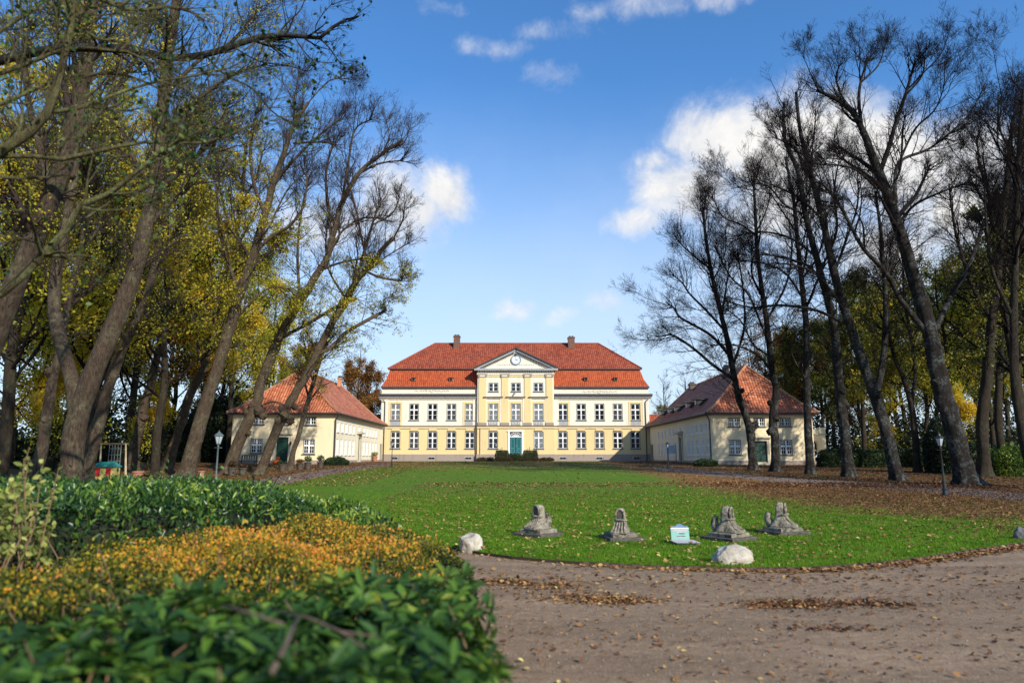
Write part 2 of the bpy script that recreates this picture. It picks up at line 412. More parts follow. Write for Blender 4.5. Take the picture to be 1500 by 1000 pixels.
def mat_woodfloor():
    t = NT('leafy_ground'); n1 = t.noise(.35, 6, .65, t.pos); n2 = t.noise(5, 5, .7, t.pos)
    g = t.ramp(n2, [(.3, (.08, .042, .02)), (.7, (.19, .105, .045))])
    g = t.mix(t.mr(n1, .5, .62, 0, .8), g, (.055, .085, .015))
    c = litter_nodes(t, g, t.mr(n1, .35, .7, .95, .35), (.20, .075, .022), (.36, .18, .05), 7)
    t.bump(t.noise(20, 5, .7, t.pos), .8, .06)
    return t.fin(c, .9, .1)
def mat_road(name, c1, c2, c3):
    t = NT(name); x, y, z = xyz(t)
    mp = t.n('ShaderNodeMapping'); t.l(t.pos, mp.inputs[0]); mp.inputs['Scale'].default_value = (.35, 1.0, 1); mp.inputs['Rotation'].default_value = (0, 0, .22)
    n1 = t.noise(.9, 6, .65, mp.outputs[0], .5); n2 = t.noise(9, 8, .75, t.pos); n3 = t.noise(70, 4, .8, t.pos)
    c = t.ramp(n2, [(.3, c2), (.5, c1), (.72, c3)])
    c = t.mix(t.mr(n1, .40, .62, 0, .62), c, tuple(v * .52 for v in c1))
    c = t.mix(t.mr(n3, .35, .7, 0, .5), c, c2)
    rad = t.math('SQRT', t.math('ADD', t.math('POWER', t.math('SUBTRACT', x, 3.5), 2), t.math('POWER', t.math('SUBTRACT', y, 31), 2)))
    wob = t.math('ADD', rad, t.math('MULTIPLY', n1, 1.2)); cb = t.n('ShaderNodeCombineXYZ'); t.l(wob, cb.inputs[0]); rut = t.noise(1.7, 3, .6, cb.outputs[0])
    c = t.mix(t.mr(rut, .38, .60, .5, 0), c, tuple(v * .6 for v in c2)); c = t.mix(t.mr(rut, .55, .72, 0, .35), c, c3)
    vor = t.n('ShaderNodeTexVoronoi'); vor.inputs['Scale'].default_value = 55; t.l(t.pos, vor.inputs['Vector'])
    c = t.mix(t.math('MULTIPLY', t.math('LESS_THAN', vor.outputs['Distance'], .25), t.math('GREATER_THAN', n2, .5)), c, tuple(min(v * 1.7, .6) for v in c1))
    h = t.math('ADD', t.math('MULTIPLY', n2, 1.0), t.math('ADD', t.math('MULTIPLY', n3, .35), t.math('ADD', t.math('MULTIPLY', n1, 1.6), t.math('MULTIPLY', rut, 1.5))))
    t.bump(h, .75, .05)
    return t.fin(c, .85, .18)
M['lawn'] = mat_lawn(); M['wfloor'] = mat_woodfloor()
M['road'] = mat_road('sandy_gravel', (.37, .252, .158), (.26, .175, .108), (.45, .32, .21))
M['path'] = mat_road('grey_gravel', (.27, .205, .165), (.17, .125, .10), (.37, .295, .245))
def sheet(name, poly, dz, mat, skirt=0, kind='structure', skirtmat=None):
    bm = bmesh.new(); vs_ = [bm.verts.new((float(p[0]), float(p[1]), 0)) for p in poly]
    f = bm.faces.new(vs_)
    if f.normal.z < 0: f.normal_flip()
    bmesh.ops.triangulate(bm, faces=bm.faces[:])
    ys = [p[1] for p in poly]
    for k in KN:
        if min(ys) < k < max(ys):
            bmesh.ops.bisect_plane(bm, geom=bm.verts[:] + bm.edges[:] + bm.faces[:], plane_co=(0, k, 0), plane_no=(0, 1, 0), dist=1e-5)
    for v in bm.verts: v.co.z = float(G(v.co.y)) + dz
    bm.normal_update()
    for f in bm.faces:
        if f.normal.z < 0: f.normal_flip()
    if skirt:
        be = [e for e in bm.edges if e.is_boundary]
        r = bmesh.ops.extrude_edge_only(bm, edges=be)
        for g in r['geom']:
            if isinstance(g, bmesh.types.BMVert): g.co.z -= skirt
            if isinstance(g, bmesh.types.BMFace): g.material_index = 1
    me = bpy.data.meshes.new(name); bm.to_mesh(me); bm.free()
    me.materials.append(mat); me.materials.append(skirtmat or mat)
    return prop(put(name, me), kind=kind)
xs = (-1500., 1500.)
V = [(x, y, float(G(y))) for y in KN for x in xs]; n_ = len(KN)
g_ = MB()
for i in range(n_ - 1): g_.face([V[2 * i], V[2 * i + 1], V[2 * i + 3], V[2 * i + 2]])
prop(put('ground', g_.mesh('ground', M['wfloor'])), kind='structure')
near_px = [(560, 793), (640, 802), (672, 807), (700, 812), (750, 819), (800, 823.5), (850, 827), (900, 829.5), (950, 832), (1000, 833.5), (1050, 834.5), (1100, 835.5), (1150, 835.5), (1200, 834), (1250, 830.5),
           (1300, 826), (1350, 819.5), (1400, 812), (1450, 804.5), (1500, 797), (1560, 787), (1620, 777), (1700, 765)]
near_pt = [gp(*p)[:2] for p in near_px]
rin = [(1700, 748), (1500, 737), (1400, 726), (1300, 718), (1140, 707), (1060, 699), (1000, 693), (960, 688.5)]
rout = [(955, 683), (1000, 686.5), (1060, 691), (1140, 699), (1300, 708), (1400, 713.5), (1500, 722), (1700, 733)]
lin = [(576, 682.5), (560, 684), (530, 688), (500, 693), (450, 703), (410, 712), (350, 722), (300, 735), (240, 750)]
lout = [(240, 722), (300, 712), (330, 708), (380, 702), (440, 692), (500, 684.5), (540, 680.5), (572, 678.5)]
P2 = lambda L: [gp(*p)[:2] for p in L]
lawn_poly = near_pt + P2(rin) + [(11, 84), (-9, 84)] + [gp(572, 678.4)[:2]] + P2(lin) + [gp(300, 775)[:2]]
sheet('lawn', lawn_poly, .05, M['lawn'], .12, skirtmat=M['soil'])
sheet('left_path', [p for p in P2(lin)] + [p for p in P2(lout)], .008, M['path'])
sheet('right_path', P2(rout) + P2(rin), .008, M['path'])
sheet('road', [(-.9, -20), (45, -20), (45, 21), (near_pt[-1][0] + 2, 17.5)] + [(p[0], p[1] + .3) for p in near_pt[::-1]] + [(-2.4, 12.6), (-1.35, 9), (-.9, 5)], .004, M['road'])
# drive in front of the house
sheet('drive', [(-18, 85), (19.5, 85), (19.5, 97.8), (-18, 97.8)], .006, M['path'])
sheet('house_lawn', [(-15, 84.9), (17, 84.9), (17, 92), (-15, 92)], .03, M['lawn'], .05, skirtmat=M['soil'])
# low brick-red edging stones that hold the turf along the near curve
def edging():
    mb = MB(); pts, _, L = resample([(p[0], p[1], 0) for p in near_pt[6:]], [1] * len(near_pt[6:]), 200)
    for i in range(0, 198):
        a, b = pts[i], pts[i + 1]; d = unit(b - a); nrm = np.array((d[1], -d[0], 0)); c = (a + b) / 2
        hgt = .035 + .012 * math.sin(i * 2.1) + .01 * random.random(); mb.obox(c, d, nrm, np.linalg.norm(b - a) * .49, -.02, hgt, -.02, .05 + .01 * random.random())
    return mb
random.seed(4)
prop(put('edging_stone', edging().mesh('edging_stone', plain('red_edging', (.12, .07, .045), .9, var=.4, scale=9))), kind='structure')

# ================================================================ BUILDINGS
def zr(row, Y, px=750): return float(at(px, row, Y)[2])
def xr(px, row, Y): return float(at(px, row, Y)[0])
def wall(mb, o, d, n, u0, u1, z0, z1, holes, depth=.2, m=0, mr=None):
    """wall plane through o along unit d, outward n, with real openings holes=(ua,ub,za,zb)"""
    mr = m if mr is None else mr
    us = sorted({u0, u1, *[h[0] for h in holes], *[h[1] for h in holes]}); us = [u for u in us if u0 <= u <= u1]
    zs = sorted({z0, z1, *[h[2] for h in holes], *[h[3] for h in holes]}); zs = [z for z in zs if z0 <= z <= z1]
    P = lambda u, z, t=0: (o[0] + d[0] * u + n[0] * t, o[1] + d[1] * u + n[1] * t, z)
    flip = (d[0] * n[1] - d[1] * n[0]) > 0
    def q(a):
        mb.face(a[::-1] if flip else a, m)
    for i in range(len(us) - 1):
        for j in range(len(zs) - 1):
            uc, zc = (us[i] + us[i + 1]) / 2, (zs[j] + zs[j + 1]) / 2
            if any(h[0] < uc < h[1] and h[2] < zc < h[3] for h in holes): continue
            q([P(us[i], zs[j]), P(us[i + 1], zs[j]), P(us[i + 1], zs[j + 1]), P(us[i], zs[j + 1])])
    for a, b, c, e in holes:
        for (p, r_) in (((a, c), (b, c)), ((b, c), (b, e)), ((b, e), (a, e)), ((a, e), (a, c))):
            mb.face([P(*p), P(*r_), P(*r_, -depth), P(*p, -depth)], mr)
    return mb
WIN = {}
def win_proto(key, w_, h, split=(1,), cas=2, cols=1, fr=.08, sash=.045, mull=.085, trans=.09, munt=.04, rows_lo=2, rows_hi=1, hi_frac=.36, glass='glass', framem='frame', sill=True, white='white'):
    """casement window; origin at centre of the bottom edge, front towards -y"""
    f = MB(); hw = w_ / 2
    f.box(-hw, -hw + fr, -.03, .10, 0, h, 1); f.box(hw - fr, hw, -.03, .10, 0, h, 1)
    f.box(-hw + fr, hw - fr, -.03, .10, 0, fr, 1); f.box(-hw + fr, hw - fr, -.03, .10, h - fr, h, 1)
    a, b, c, e = -hw + fr, hw - fr, fr, h - fr
    tz = e - (e - c) * hi_frac
    f.box(-mull / 2, mull / 2, -.015, .08, c, e)
    if hi_frac: f.box(a, -mull / 2, -.012, .08, tz - trans / 2, tz + trans / 2); f.box(mull / 2, b, -.012, .08, tz - trans / 2, tz + trans / 2)
    for s0, s1 in ((a, -mull / 2), (mull / 2, b)):
        parts = [(c, tz - trans / 2, rows_lo), (tz + trans / 2, e, rows_hi)] if hi_frac else [(c, e, rows_lo)]
        for z0, z1, nr in parts:
            f.box(s0, s0 + sash, 0, .06, z0, z1); f.box(s1 - sash, s1, 0, .06, z0, z1)
            f.box(s0 + sash, s1 - sash, 0, .06, z0, z0 + sash); f.box(s0 + sash, s1 - sash, 0, .06, z1 - sash, z1)
            for r_ in range(1, nr):
                zz = z0 + (z1 - z0) * r_ / nr; f.box(s0 + sash, s1 - sash, .005, .045, zz - munt / 2, zz + munt / 2)
            for k in range(1, cols):
                xx = s0 + (s1 - s0) * k / cols; f.box(xx - munt / 2, xx + munt / 2, .008, .042, z0 + sash, z1 - sash)
    if sill: f.box(-hw - .1, hw + .1, -.16, 0.02, -.09, -.003, 1)
    p = MB().box(a, b, .05, .058, c, e)
    WIN[key] = (f.mesh('window', [M[white], M[framem]]), p.mesh('pane', M[glass]), f, a, b, c, e)
    return WIN[key]
def win_place(key, root, x, y, z, rz=0, glass=None):
    fr, pn = WIN[key][:2]; l = root.location
    o = put('window', fr, root, (x - l[0], y - l[1], z - l[2]), rz)
    if glass:
        kk = key + glass
        if kk not in WIN: m2 = pn.copy(); m2.materials.clear(); m2.materials.append(M[glass]); WIN[kk] = m2
        pn = WIN[kk]
    put('pane', pn, o); return o

# ---------------------------------------------------------------- manor
YF = 100.0; YR = 99.45
XC = xr(755.6, 640, YF)
man = thing('manor_house', (XC, YF, float(G(YF))), 'long cream and yellow manor house with red mansard roof and clock pediment beyond the lawn', 'house')
x0, x1 = xr(557.4, 640, YF), xr(952, 640, YF); r0, r1 = xr(699, 640, YR), xr(812, 640, YR)
zg = 1.05; zp = zr(665, YF); zb = zr(624, YF); zc0 = zr(582.5, YF); zc1 = zr(577.5, YF); za = zr(567.5, YF); zrz = zr(548.5, YR)
wL = [579.2, 606.4, 633.5, 661.2, 688.1]; wR = [824.5, 851.3, 878.2, 904.8, 930.8]; wC = [722.6, 755.6, 788.8]
ww = 1.42; win_proto('mg', ww, zr(632, YF) - zr(657, YF)); win_proto('m1', ww, zr(591, YF) - zr(615.5, YF))
win_proto('m2', 1.42, zr(560.5, YR) - zr(573.5, YR), hi_frac=0, rows_lo=2)
win_proto('cel', 1.0, .42, hi_frac=0, rows_lo=1, sill=False, fr=.07, mull=.05, sash=.02, framem='grey', white='frame')
gz, fz = zr(657, YF), zr(615.5, YF); gh, fh = zr(632, YF) - gz, zr(591, YF) - fz
holes = {k: [] for k in ('pl', 'g', 'f', 'rg', 'rf')}
wins = []
for i, p in enumerate(wL + wR):
    x = xr(p, 640, YF)
    holes['g'].append((x - ww / 2, x + ww / 2, gz, gz + gh)); wins.append(('mg', x, YF, gz, 'reflection_curtain' if i in (1, 7) else None))
    x = xr(p, 603, YF)
    holes['f'].append((x - ww / 2, x + ww / 2, fz, fz + fh)); wins.append(('m1', x, YF, fz, 'paleglass' if i in (0, 4) else ('reflection_curtain' if i in (3, 8) else None)))
for p, yy in ((578, YF), (632, YF), (686, YF), (824.5, YF), (878, YF), (932.5, YF)):
    x = xr(p, 671, yy); z = zr(673.2, yy); holes['pl'].append((x - .55, x + .55, z, z + .45)); wins.append(('cel', x, yy, z, None))
gzr, fzr = zr(657, YR), zr(615.5, YR); s2 = zr(573.5, YR); h2 = zr(560.5, YR) - s2
for i, p in enumerate(wC):
    x = xr(p, 603, YR)
    if i != 1: holes['rg'].append((x - ww / 2, x + ww / 2, gzr, gzr + gh)); wins.append(('mg', x, YR, gzr, 'paleglass' if i == 2 else None))
    holes['rf'].append((x - ww / 2, x + ww / 2, fzr, fzr + fh)); wins.append(('m1', x, YR, fzr, 'paleglass'))
    holes['rf'].append((x - .71, x + .71, s2, s2 + h2)); wins.append(('m2', x, YR, s2, None))
dx0, dx1 = xr(746.8, 650, YR), xr(764.2, 650, YR); dzb, dzt = zr(664.3, YR), zr(632.3, YR)
holes['rg'].append((dx0, dx1, dzb, dzt))
E = (1, 0, 0); S = (0, -1, 0)
YB = 114.0
gw = MB(); wall(gw, (0, YF, 0), E, S, x0, r0, zp, zb, [h for h in holes['g'] if h[0] < 0], m=0); wall(gw, (0, YF, 0), E, S, r1, x1, zp, zb, [h for h in holes['g'] if h[0] > 0])
wall(gw, (0, YR, 0), E, S, r0, r1, zp, zb, holes['rg'], m=0, mr=1)
for xx, nn in ((r0, (-1, 0, 0)), (r1, (1, 0, 0))): wall(gw, (xx, 0, 0), (0, 1, 0), nn, YR, YF, zp, zb, [])
wall(gw, (x0, 0, 0), (0, 1, 0), (-1, 0, 0), YF, YB, zp, zb, []); wall(gw, (x1, 0, 0), (0, 1, 0), (1, 0, 0), YF, YB, zp, zb, []); wall(gw, (0, YB, 0), E, (0, 1, 0), x0, x1, zp, zb, [])
gw.build('ground_floor_wall', [M['yellow'], M['cream']], man)
uw = MB(); wall(uw, (0, YF, 0), E, S, x0, r0, zb, za, [h for h in holes['f'] if h[0] < 0]); wall(uw, (0, YF, 0), E, S, r1, x1, zb, za, [h for h in holes['f'] if h[0] > 0])
wall(uw, (0, YR, 0), E, S, r0, r1, zb, zrz, holes['rf'])
for xx, nn in ((r0, (-1, 0, 0)), (r1, (1, 0, 0))): wall(uw, (xx, 0, 0), (0, 1, 0), nn, YR, YF + 2.5, zb, zrz, [])
wall(uw, (x0, 0, 0), (0, 1, 0), (-1, 0, 0), YF, YB, zb, za, []); wall(uw, (x1, 0, 0), (0, 1, 0), (1, 0, 0), YF, YB, zb, za, []); wall(uw, (0, YB, 0), E, (0, 1, 0), x0, x1, zb, za, [])
uw.build('upper_wall', M['cream'], man)
pw = MB(); wall(pw, (0, YF - .12, 0), E, S, x0 - .1, r0, zg - .4, zp, [h for h in holes['pl'] if h[0] < 0], .3); wall(pw, (0, YF - .12, 0), E, S, r1, x1 + .1, zg - .4, zp, [h for h in holes['pl'] if h[0] > 0], .3)
pw.face([(x0 - .1, YF - .12, zp), (r0, YF - .12, zp), (r0, YF + .05, zp), (x0 - .1, YF + .05, zp)]); pw.face([(r1, YF - .12, zp), (x1 + .1, YF - .12, zp), (x1 + .1, YF + .05, zp), (r1, YF + .05, zp)])
pw.box(r0 - .1, r1 + .1, YR - .12, YF, zg - .4, zp); pw.box(x0 - .1, x0 + .05, YF - .11, YB, zg - .4, zp - .005); pw.box(x1 - .05, x1 + .1, YF - .11, YB, zg - .4, zp - .005)
pw.build('plinth', M['stone'], man)
for k, x, y, z, gl in wins: win_place(k, man, x, y + .07 - (.1 if k == 'cel' else 0), z, 0, gl)
# mouldings
band = MB()
for a, b, y in ((x0 - .05, r0, YF), (r1, x1 + .05, YF), (r0 - .05, r1 + .05, YR)):
    band.box(a, b, y - .12, y - .003, zb - .07, zb + .09, 1); band.box(a, b, y - .07, y - .002, zb - .28, zb - .07, 0)
    band.box(a, b, y - .10, y - .004, zb - .36, zb - .28, 2)
for p in wL + wR:   # stepped hood over each ground floor window
    x = xr(p, 640, YF); band.box(x - .55, x + .55, YF - .09, YF - .003, zb - .62, zb - .36, 0); band.box(x - .62, x + .62, YF - .13, YF - .003, zb - .68, zb - .62, 2)
for i in (0, 2):
    x = xr(wC[i], 640, YR); band.box(x - .55, x + .55, YR - .09, YR - .003, zb - .62, zb - .36, 0); band.box(x - .62, x + .62, YR - .13, YR - .003, zb - .68, zb - .62, 2)
band.build('string_course', [M['yellow'], M['greywood'], M['pale_wood']], man)
for a, b in ((x0 - .5, r0), (r1, x1 + .5)):
    cn = MB().box(a, b, YF - .55, YF - .004, zc0 + .22, zc1 + .05, 0); cn.box(a + .1, b - (0 if b == r0 else .1), YF - .38, YF - .004, zc0, zc0 + .22, 1)
    cn.box(a + .2, b - (0 if b == r0 else .1), YF - .2, YF - .004, zc0 - .18, zc0, 2)
    cn.build('cornice', [M['slate'], M['grey'], M['cream']], man)
# shallow attic edge below the mansard
for a, b in ((x0 - .12, r0), (r1, x1 + .12)): MB().box(a, b, YF - .3, YF - .004, za - .1, za + .12).build('gutter', M['slate'], man)
# corner strips and window surrounds
for a, b in ((x0, x0 + .95), (x1 - .95, x1), (r0 - .7, r0 - .002), (r1 + .002, r1 + .7)):
    st = MB(); st.box(a, b, YF - .06, YF - .002, zb + .09, zc0 - .18, 0)
    if b - a > .8: st.box(a, b, YF - .06, YF - .002, zp, zb + .09, 1)
    st.build('corner_pilaster', [M['cream'], M['yellow']], man)
for p in (wL[0], wL[4], wR[0], wR[4]):
    x = xr(p, 603, YF); s_ = MB(); h0, h1 = x - ww / 2, x + ww / 2
    for a, b, c, e in ((h0 - .3, h0, zb + .09, fz + fh + .28), (h1, h1 + .3, zb + .09, fz + fh + .28), (h0, h1, fz + fh, fz + fh + .28)): s_.box(a, b, YF - .05, YF - .002, c, e, 0)
    s_.box(h0 + .03, h1 - .03, YF - .04, YF - .002, zb + .09, fz - .12, 1); s_.box(h0 - .1, h1 + .1, YF - .1, YF - .002, zb + .1, zb + .17, 1)
    s_.build('window_surround', [M['yellow'], M['grey']], man)
# giant pilasters of the centre
pil = [(701.4, 711.8), (734.6, 744.9), (768.3, 777.7), (800.3, 809.8)]
for a, b in pil:
    a, b = xr(a, 600, YR), xr(b, 600, YR); p_ = MB(); zt_ = zr(552.5, YR)
    p_.box(a, b, YR - .12, YR - .002, zb + .5, zt_, 0); p_.box(a - .12, b + .12, YR - .18, YR - .002, zb + .09, zb + .5, 1)
    p_.box(a - .1, b + .1, YR - .2, YR - .002, zt_, zt_ + .12, 1); p_.box(a - .2, b + .2, YR - .24, YR - .002, zt_ + .38, zt_ + .5, 1)
    p_.box(a - .02, b + .02, YR - .15, YR - .002, zt_ + .12, zt_ + .38, 2)
    for xx in (a - .02, b + .02): p_.tube([(xx, YR - .22, zt_ + .27), (xx, YR - .01, zt_ + .27)], .15, 10, 1)
    p_.build('pilaster', [M['yellow'], M['stone'], M['cream']], man)
for p in wC:
    x = xr(p, 603, YR); h0, h1 = x - ww / 2, x + ww / 2; s_ = MB(); zt_ = zr(582, YR)
    for a, b, c, e in ((h0 - .28, h0, fzr - .1, fzr + fh + .32), (h1, h1 + .28, fzr - .1, fzr + fh + .32), (h0, h1, fzr + fh, fzr + fh + .32)): s_.box(a, b, YR - .05, YR - .002, c, e, 0)
    s_.box(h0 - .62, h0 - .28, YR - .09, YR - .003, zb + .09, zt_, 2); s_.box(h1 + .28, h1 + .62, YR - .09, YR - .003, zb + .09, zt_, 2)
    s_.box(h0 - .72, h1 + .72, YR - .34, YR - .003, zt_, zt_ + .13, 3); s_.box(h0 - .6, h1 + .6, YR - .2, YR - .003, zt_ - .12, zt_, 2)
    s_.box(h0 + .02, h1 - .02, YR - .06, YR - .003, zb + .12, fzr - .12, 1)
    for k in range(6): xx = h0 + .15 + k * (ww - .3) / 5; s_.tube([(xx, YR - .1, zb + .2), (xx, YR - .1, fzr - .2)], .04, 6, 2)
    s_.build('window_surround', [M['yellow'], M['grey'], M['cream'], M['greywood']], man)
# entablature + pediment
pa, pb = xr(695.2, 541, YR), xr(817, 541, YR); pz = zr(544.3, YR); pz2 = zr(540.5, YR); pt = zr(511.5, YR); pxm = xr(755.8, 520, YR)
en = MB(); en.box(r0 - .03, r1 + .03, YR - .08, YR - .003, zrz - .35, zrz - .05, 2); en.box(r0 - .1, r1 + .1, YR - .16, YR + .1, zrz - .05, pz - .05, 1)
en.box(pa, pb, YR - .6, YR + .1, pz + .14, pz2 + .05, 0)
nd = 44
for i in range(nd): xx = r0 + (r1 - r0) * (i + .5) / nd; en.box(xx - .075, xx + .075, YR - .45, YR - .16, pz - .03, pz + .14, 0)
en.build('entablature', [M['grey'], M['cream'], M['yellow']], man)
ty = MB(); ty.face([(pa + .5, YR, pz2 + .05), (pb - .5, YR, pz2 + .05), (pxm, YR, pt - .35)]); ty.build('tympanum', M['cream'], man)
rk = MB()
for sx, xe in ((-1, pa), (1, pb)):
    o = np.array((xe, YR, pz2 + .05)); e = np.array((pxm, YR, pt)); L = np.linalg.norm(e - o); d = (e - o) / L; up = np.array((-d[2] * (1 if d[0] > 0 else -1), 0, abs(d[0])));
    def bar(t0, t1, ya, yb, l0, l1, m):
        q = [o + d * l0 + up * t0, o + d * l1 + up * t0, o + d * l1 + up * t1, o + d * l0 + up * t1]
        A = [(p[0], ya, p[2]) for p in q]; B = [(p[0], yb, p[2]) for p in q]
        rk.face(A, m); rk.face(B[::-1], m)
        for i in range(4): j = (i + 1) % 4; rk.face([A[j], A[i], B[i], B[j]], m)
    bar(.0, .16, YR - .62, YR + .2, 0, L, 2); bar(-.28, 0, YR - .42, YR - .002, 0.25, L - .02, 0); bar(-.5, -.28, YR - .2, YR - .003, .9, L - .15, 1)
    k = 22
    for i in range(k): bar(-.42, -.28, YR - .4, YR - .2, .8 + (L - 1.2) * i / k, .8 + (L - 1.2) * i / k + .15, 2)
rk.build('raking_cornice', [M['grey'], M['cream'], M['slate']], man)
# clock
ck = MB(); cz_ = zr(527, YR); cx_ = pxm
def disc(mb, r, y, m, r2=0, k=40):
    for j in range(k):
        a, b = j * 2 * math.pi / k, (j + 1) * 2 * math.pi / k
        P_ = lambda rr, an: (cx_ + rr * math.sin(an), y, cz_ + rr * math.cos(an))
        mb.face([P_(r2, b), P_(r2, a), P_(r, a), P_(r, b)] if r2 else [(cx_, y, cz_), P_(r, a), P_(r, b)], m)
disc(ck, .62, YR - .12, 0)
for j in range(40):
    a, b = j * math.pi / 20, (j + 1) * math.pi / 20
    q = lambda rr, yy, an: (cx_ + rr * math.sin(an), yy, cz_ + rr * math.cos(an))
    ck.face([q(.6, YR - .16, b), q(.6, YR - .16, a), q(.76, YR - .16, a), q(.76, YR - .16, b)], 1); ck.face([q(.76, YR - .16, b), q(.76, YR - .16, a), q(.76, YR - .003, a), q(.76, YR - .003, b)], 1); ck.face([q(.6, YR - .16, a), q(.6, YR - .16, b), q(.6, YR - .12, b), q(.6, YR - .12, a)], 1)
cl = ck.build('clock', [M['white'], plain('clock_ring', (.16, .27, .38), .5)], man)
hd = MB(); hd.box(cx_ - .03, cx_ + .03, YR - .15, YR - .13, cz_ - .1, cz_ + .48); hd.box(cx_ - .08, cx_ + .34, YR - .152, YR - .132, cz_ - .035, cz_ + .035)
for j in range(12):
    a = j * math.pi / 6; c = (cx_ + .53 * math.sin(a), cz_ + .53 * math.cos(a)); hd.box(c[0] - .025, c[0] + .025, YR - .135, YR - .122, c[1] - .03, c[1] + .03)
hd.build('clock_hands', M['frame'], cl)
MB().lathe([(0, .42), (.06, .40), (.1, .25), (.12, .12), (.2, .02), (.2, 0), (0, 0)], (cx_, YR - .22, zr(520.5, YR)), 12).build('bell', M['frame'], man)
# plaster scrollwork
def scroll(name, cx, y, cz, half, hh, seed):
    rr = random.Random(seed); mb = MB()
    for sgn in (-1, 1):
        n = max(3, int(half / .32)); px_ = None
        for i in range(n):
            c = cx + sgn * (.22 + half * i / n); r_ = hh * (.55 if i % 2 == 0 else .38) * (1 - .45 * i / n); th = [k * .55 for k in range(10)]
            pts = [(c + r_ * (1 - k / 13) * math.cos(a * sgn + i), y, cz + r_ * (1 - k / 13) * math.sin(a * sgn + i)) for k, a in enumerate(th)]
            mb.tube(pts, .035, 5)
            if px_: mb.tube([px_, ((px_[0] + c) / 2, y, cz + (.6 if i % 2 else -.6) * hh * .5), (c, y, cz)], .03, 5)
            px_ = (c, y, cz)
    mb.tube([(cx + hh * .6 * math.cos(a), y, cz + hh * .6 * math.sin(a)) for a in [k * math.pi / 8 for k in range(17)]], .045, 5)
    return mb.build(name, M.setdefault('relief', plain('relief_plaster', (.60, .58, .52), .8)), man)
scroll('relief', xr(633, 572, YF), YF - .03, zr(572.3, YF), 2.6, .32, 1); scroll('relief', xr(878, 572, YF), YF - .03, zr(573.5, YF), 2.6, .32, 2); scroll('relief', pxm, YR - .03, zr(534, YR), 2.8, .24, 3)
# door
do = MB(); do.box(dx0, dx1, YR + .06, YR + .12, dzb, dzt)
zt_ = zr(640, YR); dm = (dx0 + dx1) / 2
dr = MB(); 
for a, b in ((dx0 + .02, dm - .02), (dm + .02, dx1 - .02)):
    dr.box(a, b, YR + .02, YR + .1, dzb, zt_)
door = dr.build('door', M['teal'], man)
for a, b in ((dx0 + .02, dm - .02), (dm + .02, dx1 - .02)):
    for z0, z1 in ((dzb + .18, dzb + .62), (dzb + .75, zt_ - .18)):
        pn = MB(); w_ = .045
        pn.box(a + .14, b - .14, YR - .002, YR + .018, z0, z0 + w_); pn.box(a + .14, b - .14, YR - .002, YR + .018, z1 - w_, z1); pn.box(a + .14, a + .14 + w_, YR - .002, YR + .018, z0 + w_, z1 - w_); pn.box(b - .14 - w_, b - .14, YR - .002, YR + .018, z0 + w_, z1 - w_)
        pn.build('door_panel', plain('panel_edge', (.10, .30, .31), .5) if 'panel_edge' not in bpy.data.materials else bpy.data.materials['panel_edge'], door)
MB().tube([(dm + .1, YR - .04, dzb + 1.05), (dm + .1, YR + .02, dzb + 1.05)], .05, 8).build('door_handle', M['pale_wood'], door)
MB().box(dx0, dx1, YR + .1, YR + .14, zt_, dzt).build('transom_window', M['glass'], man)
tr = MB(); tr.box(dx0, dx1, YR + .0, YR + .09, zt_ - .02, zt_ + .1)
for i in range(7):
    a = math.pi * (i + .5) / 7; c0 = (dm, YR + .06, zt_ + .1); c1 = (dm + (dx1 - dx0) / 2 * math.cos(a), YR + .06, zt_ + .1 + (dzt - zt_ - .12) * math.sin(a)); tr.tube([c0, c1], .035, 5)
for r_ in (.3, .55): tr.tube([(dm + r_ * 1.5 * math.cos(a), YR + .05, zt_ + .1 + r_ * math.sin(a)) for a in [k * math.pi / 12 for k in range(13)]], .03, 5)
tr.build('transom_tracery', M['white'], man)
fr = MB(); fr.box(dx0 - .28, dx0, YR - .1, YR - .003, dzb, dzt + .02); fr.box(dx1, dx1 + .28, YR - .1, YR - .003, dzb, dzt + .02); fr.box(dx0 - .36, dx1 + .36, YR - .14, YR - .003, dzt + .02, dzt + .22)
fr.build('door_frame', M['white'], man)
sp = MB(); ns = 6
for i in range(ns): hh = (dzb - 1.1) * (1 - i / ns); sp.box(dx0 - 1.0 - .0 * i, dx1 + 1.0, YR - 1.3 - .32 * (i + 1), YR - 1.3 - .32 * i, .9, 1.1 + hh - .1 * (i > 0))
sp.box(dx0 - 1.2, dx1 + 1.2, YR - 1.3, YR - .13, .9, dzb - .01); sp.build('step', M['stone'], man)
for sx in (dx0 - 1.1, dx1 + 1.1):
    ra = MB(); ra.tube([(sx, YR - .2, dzb + .9), (sx, YR - 1.3, dzb + .9), (sx, YR - 3.1, 2.05)], .03, 6)
    for k in range(5): yy = YR - .3 - k * .25; ra.tube([(sx, yy, dzb - .02), (sx, yy, dzb + .9)], .016, 5)
    for k in range(4): yy = YR - 1.5 - k * .5; t = (YR - 1.3 - yy) / 1.8; z_ = dzb * (1 - t) + 1.15 * t; ra.tube([(sx, yy, z_ - .1), (sx, yy, z_ + .9)], .016, 5)
    ra.build('railing', M['iron'], man)
